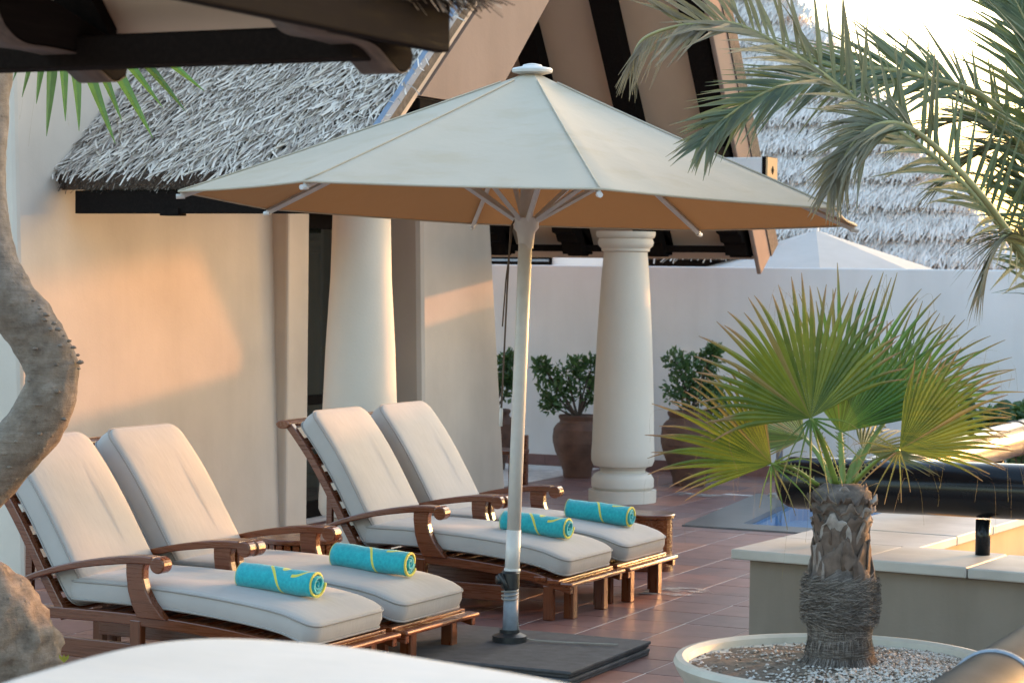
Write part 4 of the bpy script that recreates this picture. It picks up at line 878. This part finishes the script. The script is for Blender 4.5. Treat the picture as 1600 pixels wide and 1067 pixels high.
def frond(path, n, Lmax, seed, dry=(0, 0), spread=55, up=.45, droop=.25, t0=.08, wid=.011, sides=(-1, 1), nrm=None, thin=2.0):
    r = random.Random(seed); pts = crom([Vector(p)-DP for p in path], 10); m_ = len(pts)
    fr = obj('frond', MB().tube(pts, [.016*(1-.85*i/m_)+.002 for i in range(m_)], 6), 'rachis', dp, smooth=True)
    for k in range(n):
        t = t0+(1-t0)*(k+.5)/n; i = min(m_-2, int(t*(m_-1))); f_ = t*(m_-1)-i; p = pts[i].lerp(pts[i+1], f_); tg = (pts[i+1]-pts[i]).normalized()
        N0 = Vector(nrm) if nrm else (ZUP-tg*tg.z); N0 = (N0-tg*N0.dot(tg)).normalized(); sd = tg.cross(N0)
        for s_ in sides:
            sp_ = rad(spread*(1-.55*t)+r.gauss(0, 7)); L = Lmax*(.55+.45*math.sin(math.pi*min(1, t*.85+.15)))*(1-.35*t*t)*r.uniform(.85, 1.12)
            d = (tg*math.cos(sp_)+sd*s_*math.sin(sp_)+N0*(up+r.gauss(0, .12))*math.sin(sp_)).normalized(); nr = (N0-d*N0.dot(d)).normalized()
            wk = 1.0; dk = droop
            if t > thin: wk = .32; d = (d*.5-ZUP*.8+tg*.25).normalized(); nr = (N0-d*N0.dot(d)).normalized(); L *= .85
            d0 = dry[0]+(dry[1]-dry[0])*t; vs, fs, lf = leaflet(p, d, nr, L, wk*wid*r.uniform(.8, 1.2), droop*r.uniform(.4, 1.6), .4, max(0, d0-.15+r.gauss(0, .06)), min(1, d0+.25+(.4 if r.random() < .12 else 0)), r.random())
            if LEFT[0] > 0: LEFT[0] -= 1; obj('leaflet', MB().add(vs, fs), 'date', fr, leaf=lf)
            else: joined.add(vs, fs); joined_leaf.extend(lf)
    return fr
crn = tuple(DP+CRN)
# long lower frond, tip bent over and dry
frond([crn, (-2.039, 9.661, 1.797), (-2.222, 9.475, 2.121), (-2.436, 9.326, 2.373), (-2.666, 9.169, 2.561), (-2.903, 9.008, 2.762), (-3.155, 8.838, 2.922), (-3.330, 8.700, 2.924), (-3.477, 8.573, 2.864), (-3.533, 8.542, 2.766)], 76, .52, 51, (-.35, 1.2), 60, .55, .10, .12,   .017, nrm=(R3*.35+ZUP*.5-A3*.9), thin=.80)
# yellow-green frond pointing left
frond([crn, (-2.113, 9.972, 2.190), (-2.316, 9.835, 2.636), (-2.612, 9.645, 2.768), (-2.876, 9.465, 2.793), (-3.135, 9.283, 2.710), (-3.315, 9.138, 2.579), (-3.406, 9.035, 2.451)], 62, .46, 52, (-.1, .25), 50, .10, .10, .35, .016, nrm=(-A3*.8+ZUP*.6))
# short drooping frond tip
frond([crn, (-2.027, 9.339, 1.933), (-2.263, 9.184, 2.273), (-2.470, 9.038, 2.491), (-2.599, 8.922, 2.512), (-2.688, 8.820, 2.403), (-2.743, 8.789, 2.260)], 46, .36, 53, (.0, .75), 44, .1, .3, .5, .015, nrm=(-A3*.8+ZUP*.5))
# upright fronds
frond([crn, (-2.062, 9.996, 2.191), (-2.161, 10.021, 2.674), (-2.233, 10.056, 3.048), (-2.344, 10.015, 3.390), (-2.531, 9.934, 3.616)], 60, .52, 54, (-.2, .05), 58, .25, .12, .1, .019, nrm=(-A3*.9-R3*.3+ZUP*.2))
frond([crn, (-2.175, 10.273, 2.140), (-2.327, 10.268, 2.491), (-2.583, 10.210, 2.726), (-2.851, 10.086, 2.811), (-3.009, 10.009, 2.750)], 48, .48, 55, (-.2, .1), 62, .35, .1, .1, .018, nrm=(ZUP*.9-A3*.5))
frond([crn, (-2.127, 10.402, 1.997), (-2.251, 10.468, 2.412), (-2.440, 10.495, 2.595), (-2.658, 10.393, 2.622), (-2.845, 10.300, 2.514)], 60, .55, 56, (-.2, .1), 60, .3, .15, .1, .018)
frond([crn, (-1.950, 9.717, 2.182), (-2.043, 9.740, 2.541), (-2.124, 9.768, 2.848), (-2.217, 9.732, 3.069), (-2.334, 9.683, 3.261)], 50, .5, 59, (-.3, .0), 55, .2, .12, .15, .019, nrm=(-A3*.9+R3*.4))
frond([crn, (-2.002, 10.131, 2.052), (-2.107, 10.202, 2.341), (-2.289, 10.231, 2.488), (-2.473, 10.143, 2.457), (-2.627, 10.064, 2.309)], 50, .5, 60, (-.2, .3), 60, .3, .2, .15, .017)
# drooping brown frond lower right
frond([crn, (-1.957, 9.261, 1.907), (-2.044, 9.169, 2.049), (-2.104, 9.086, 2.060), (-2.153, 9.059, 1.969), (-2.192, 9.035, 1.825)], 26, .30, 57, (.35, 1.0), 42, .1, .35, .3, .014)
frond([crn, (-1.947, 9.832, 2.269), (-2.195, 9.747, 3.207), (-2.531, 9.602, 3.619), (-2.929, 9.409, 3.502), (-3.136, 9.303, 3.278)], 36, .36, 58, (-.2, .1), 55, -.2, .45, .4, .017)
for a, z, s_ in ((10, .9, 61), (60, 1.2, 62), (120, 1.0, 63), (-40, .8, 64), (-75, .9, 65), (35, 1.5, 66)):
    d = Vector((math.cos(rad(a)), math.sin(rad(a)), 0)); frond([crn, DP+CRN+d*.5+ZUP*z*.8, DP+CRN+d*1.2+ZUP*z*1.2, DP+CRN+d*1.9+ZUP*z*.9], 34, .5, s_, (-.2, .2), 58, .3, .2, .1, .018)
obj('leaflets', joined, 'date', dp, leaf=joined_leaf, kind='stuff')

# plants behind the bronze railing, right
def paddles(loc, lab, seed):
    t = thing('cactus', lab, 'cactus', loc); r = random.Random(seed)
    for k in range(9):
        a = r.uniform(-.9, .9); c = Vector((r.uniform(-.28, .28), r.uniform(-.12, .12), .18+.13*k*.55)); mb = MB(); n = 14
        R2 = Matrix.Rotation(r.uniform(-.6, .6), 3, 'Z') @ Matrix.Rotation(a, 3, 'Y')
        prof = [(.001, -.13), (.04, -.11), (.075, -.04), (.085, .02), (.07, .08), (.035, .115), (.001, .12)]
        for rr, z in prof: mb.v += [tuple(c+R2 @ Vector((rr*math.cos(2*math.pi*q/n), rr*.22*math.sin(2*math.pi*q/n), z))) for q in range(n)]
        mb.f += [(i*n+q, i*n+(q+1) % n, (i+1)*n+(q+1) % n, (i+1)*n+q) for i in range(len(prof)-1) for q in range(n)]
        obj('pad', mb, 'shrub', t, smooth=True, leaf=[(0, 0, r.random())]*len(mb.v))
    obj('stem', MB().tube([(0, 0, 0), (0, 0, .35)], .05, 10), 'shrub', t, smooth=True, leaf=[(0, 0, .5)]*20)
paddles((-4.75, 19.0, 0), 'prickly pear with flat green pads by the garden wall', 71)
paddles((-4.15, 18.9, .0), 'prickly pear with flat green pads at the right edge', 72)
t = thing('shrub', 'dark leafy shrub behind the bronze railing at the right edge', 'shrub', (-4.05, 18.0, 0))
shrub(t, (0, 0, 0), [((a, b_, z), s_) for a, b_, z, s_ in ((0, 0, .55, .2), (-.3, .1, .5, .18), (.3, 0, .6, .2), (.1, .1, .78, .12), (-.2, 0, .7, .1))], 700, .11, 73)
sp_ = thing('small_palm', 'small feathery palm behind the fan palm by the garden wall', 'palm', (-5.0, 18.6, 0)); DPs = DP; DP = Vector((-5.0, 18.6, 0)); dps = dp; dp = sp_; joined = MB(); joined_leaf = []; LEFT[0] = 0
obj('trunk', MB().tube([(0, 0, 0), (0, 0, .3)], .06, 10), 'trunk', sp_, smooth=True)
for q, (a, z, L) in enumerate(((-1, 1.0, .8), (-.6, 1.3, .8), (-.1, 1.45, .7), (.4, 1.25, .9), (.9, .9, 1.0), (1.2, .7, .9))):
    c0 = DP+Vector((0, 0, .3)); d = R3*a*.6+fw0*.1*(-1)**q
    frond([c0, c0+d*.3+ZUP*z*.45, c0+d*.8+ZUP*z*.68, c0+d*1.25+ZUP*z*.66], 26, .24, 80+q, (-.2, .1), 55, .3, .15, .1, .008)
obj('leaflets', joined, 'date', sp_, leaf=joined_leaf, kind='stuff'); DP = DPs; dp = dps

# ---------------------------------------------------------------- beyond the wall
XR = -5.75
hb = thing('thatched_house', 'large blurred thatched roof of a house beyond the garden wall', 'house', (0, 0, 0))
H0 = Vector((-14.0, 26.0, 1.85)); HL = 8.15
hd = Vector((0, 1, 1.25)).normalized(); hnn = Vector((0, -hd.z, hd.y))
def hv(x, s_, h=0): return Vector((x, H0.y, H0.z))+hd*s_+hnn*h
XR = -5.75; SL = 7.0; hip = .83
obj('roof', MB().add([hv(-14, 0), hv(XR, 0), hv(XR-hip*SL, SL), hv(-14, SL), hv(-14, 0)+Vector((0, 9, 0)), hv(XR, 0)+Vector((-3.2, 9, 0))], [(0, 1, 2, 3), (1, 5, 2), (0, 3, 4), (3, 2, 5, 4)]), 'farbed', hb)
rg = random.Random(17)
def ph(r):
    while 1:
        c = int(r.uniform(0, 15)); s_ = c*.47+.47*r.random()**1.6; x = r.uniform(-12.2, XR)
        if x < XR-hip*s_: return hv(x, s_+.25, .02+.09*(1-(s_ % .47)/.47)), -hd, hnn
mb = strips(MB(), 26000, ph, .24, .011, .2, .05, rg, 2)
obj('thatch', mb, 'farthatch', hb, kind='stuff')
obj('wall', MB().box(-13.8, XR-.5, 26.6, 34, -.02, 2.1), 'white', hb)
t = thing('garden_parasol', 'white parasol top showing above the garden wall on the right', 'umbrella', (-7.22, 22.6, 0))
obj('canopy', MB().add([(0, 0, 2.36)]+[(1.55*math.cos(rad(45*k+20)), 1.55*math.sin(rad(45*k+20)), 1.86) for k in range(8)], [(0, 1+k, 1+(k+1) % 8) for k in range(8)]), 'cushion', t); obj('pole', MB().tube([(0, 0, 0), (0, 0, 2.4)], .03, 12), 'pole', t, smooth=True)
t = thing('white_annex', 'white annex with dark lattice window seen over the garden wall', 'building', (0, 0, 0))
obj('wall', MB().box(-13, -9.25, 22.6, 23.6, -.02, 2.6), 'white', t); obj('wall', MB().box(-9.249, -8.9, 22.9, 23.6, -.02, 2.6), 'buff', t)
wf = obj('window', MB().box(-11.3, -10.25, 22.56, 22.599, 1.6, 2.24), 'dark', t)
for k in range(7): obj('lattice_bar', MB().box(-11.28, -10.27, 22.53, 22.559, 1.64+.09*k, 1.665+.09*k), 'grey', wf)
t = thing('low_thatched_roof', 'strip of low thatched roof between the column and porch bracket', 'roof', (0, 0, 0))
ld = Vector((0, 1, .9)).normalized(); ln = Vector((0, -ld.z, ld.y)); l0 = Vector((0, 22.0, 2.03))
obj('roof', slab(MB(), -8.95, -7.6, l0, l0+ld*.42, ln, .1), 'thatchbase', t); obj('fascia', MB().box(-8.95, -7.6, 22.0, 22.05, 1.90, 2.03), 'dark', t); obj('post', MB().box(-8.4, -8.3, 22.1, 22.2, 0, 2.12), 'dark', t)
obj('thatch', strips(MB(), 700, lambda r: (Vector((r.uniform(-8.95, -7.6), 0, 0))+l0+ld*r.uniform(.1, .42)+ln*.1, -ld, ln), .25, .01, .3, .05, rg, 2), 'thatch', t, kind='stuff')
# added unseen roof beyond the right edge, shaped to shade umbrella and wall
t = thing('unseen_shade_roof', 'unseen thatched roof added beyond the right edge to shade the umbrella', 'pavilion', (0, 0, 0))
obj('roof', MB().add([(-3.3, 25.5, 3.6), (9, 25.5, 3.6), (9, 27.5, 3.75), (-3.3, 27.5, 3.75), (-.8, 26.5, 7.6), (6, 26.5, 7.6)], [(0, 1, 5, 4), (1, 2, 5), (2, 3, 4, 5), (3, 0, 4), (3, 2, 1, 0)]), 'thatchbase', t)
for x in (.9, 8.6):
    for y in (25.9, 27.1): obj('post', MB().box(x-.08, x+.08, y-.08, y+.08, 0, 3.66), 'dark', t)
# trees beyond the far roof at the right
for px_, lab, sd in (((-4.6, 30.5, 0), 'blurred green tree behind the date palm fronds', 91), ((-2.5, 33, 0), 'second blurred green tree farther right behind the fronds', 92)):
    t = thing('garden_tree', lab, 'tree', px_); r = random.Random(sd)
    obj('trunk', MB().tube([(0, 0, 0), (.1, 0, 1.2), (0, .1, 2.4)], [.16, .12, .08], 10), 'bark', t, smooth=True)
    mb = MB(); lf = []
    bl = [Vector((r.uniform(-.9, .9), r.uniform(-.8, .8), r.uniform(2.0, 3.6))) for _ in range(12)]
    for _ in range(2600):
        c = r.choice(bl); v_ = Vector((r.gauss(0, .28), r.gauss(0, .28), r.gauss(0, .24))); p = c+v_; d = Vector((r.gauss(0, 1), r.gauss(0, 1), r.gauss(0, 1))).normalized(); s_ = d.orthogonal()*.06; l = r.uniform(.12, .22)
        mb.add([p, p+d*l*.5+s_, p+d*l, p+d*l*.5-s_], [(0, 1, 2, 3)]); lf += [(.2, 0, r.random())]*4
    obj('crown', mb, 'shrub', t, leaf=lf)
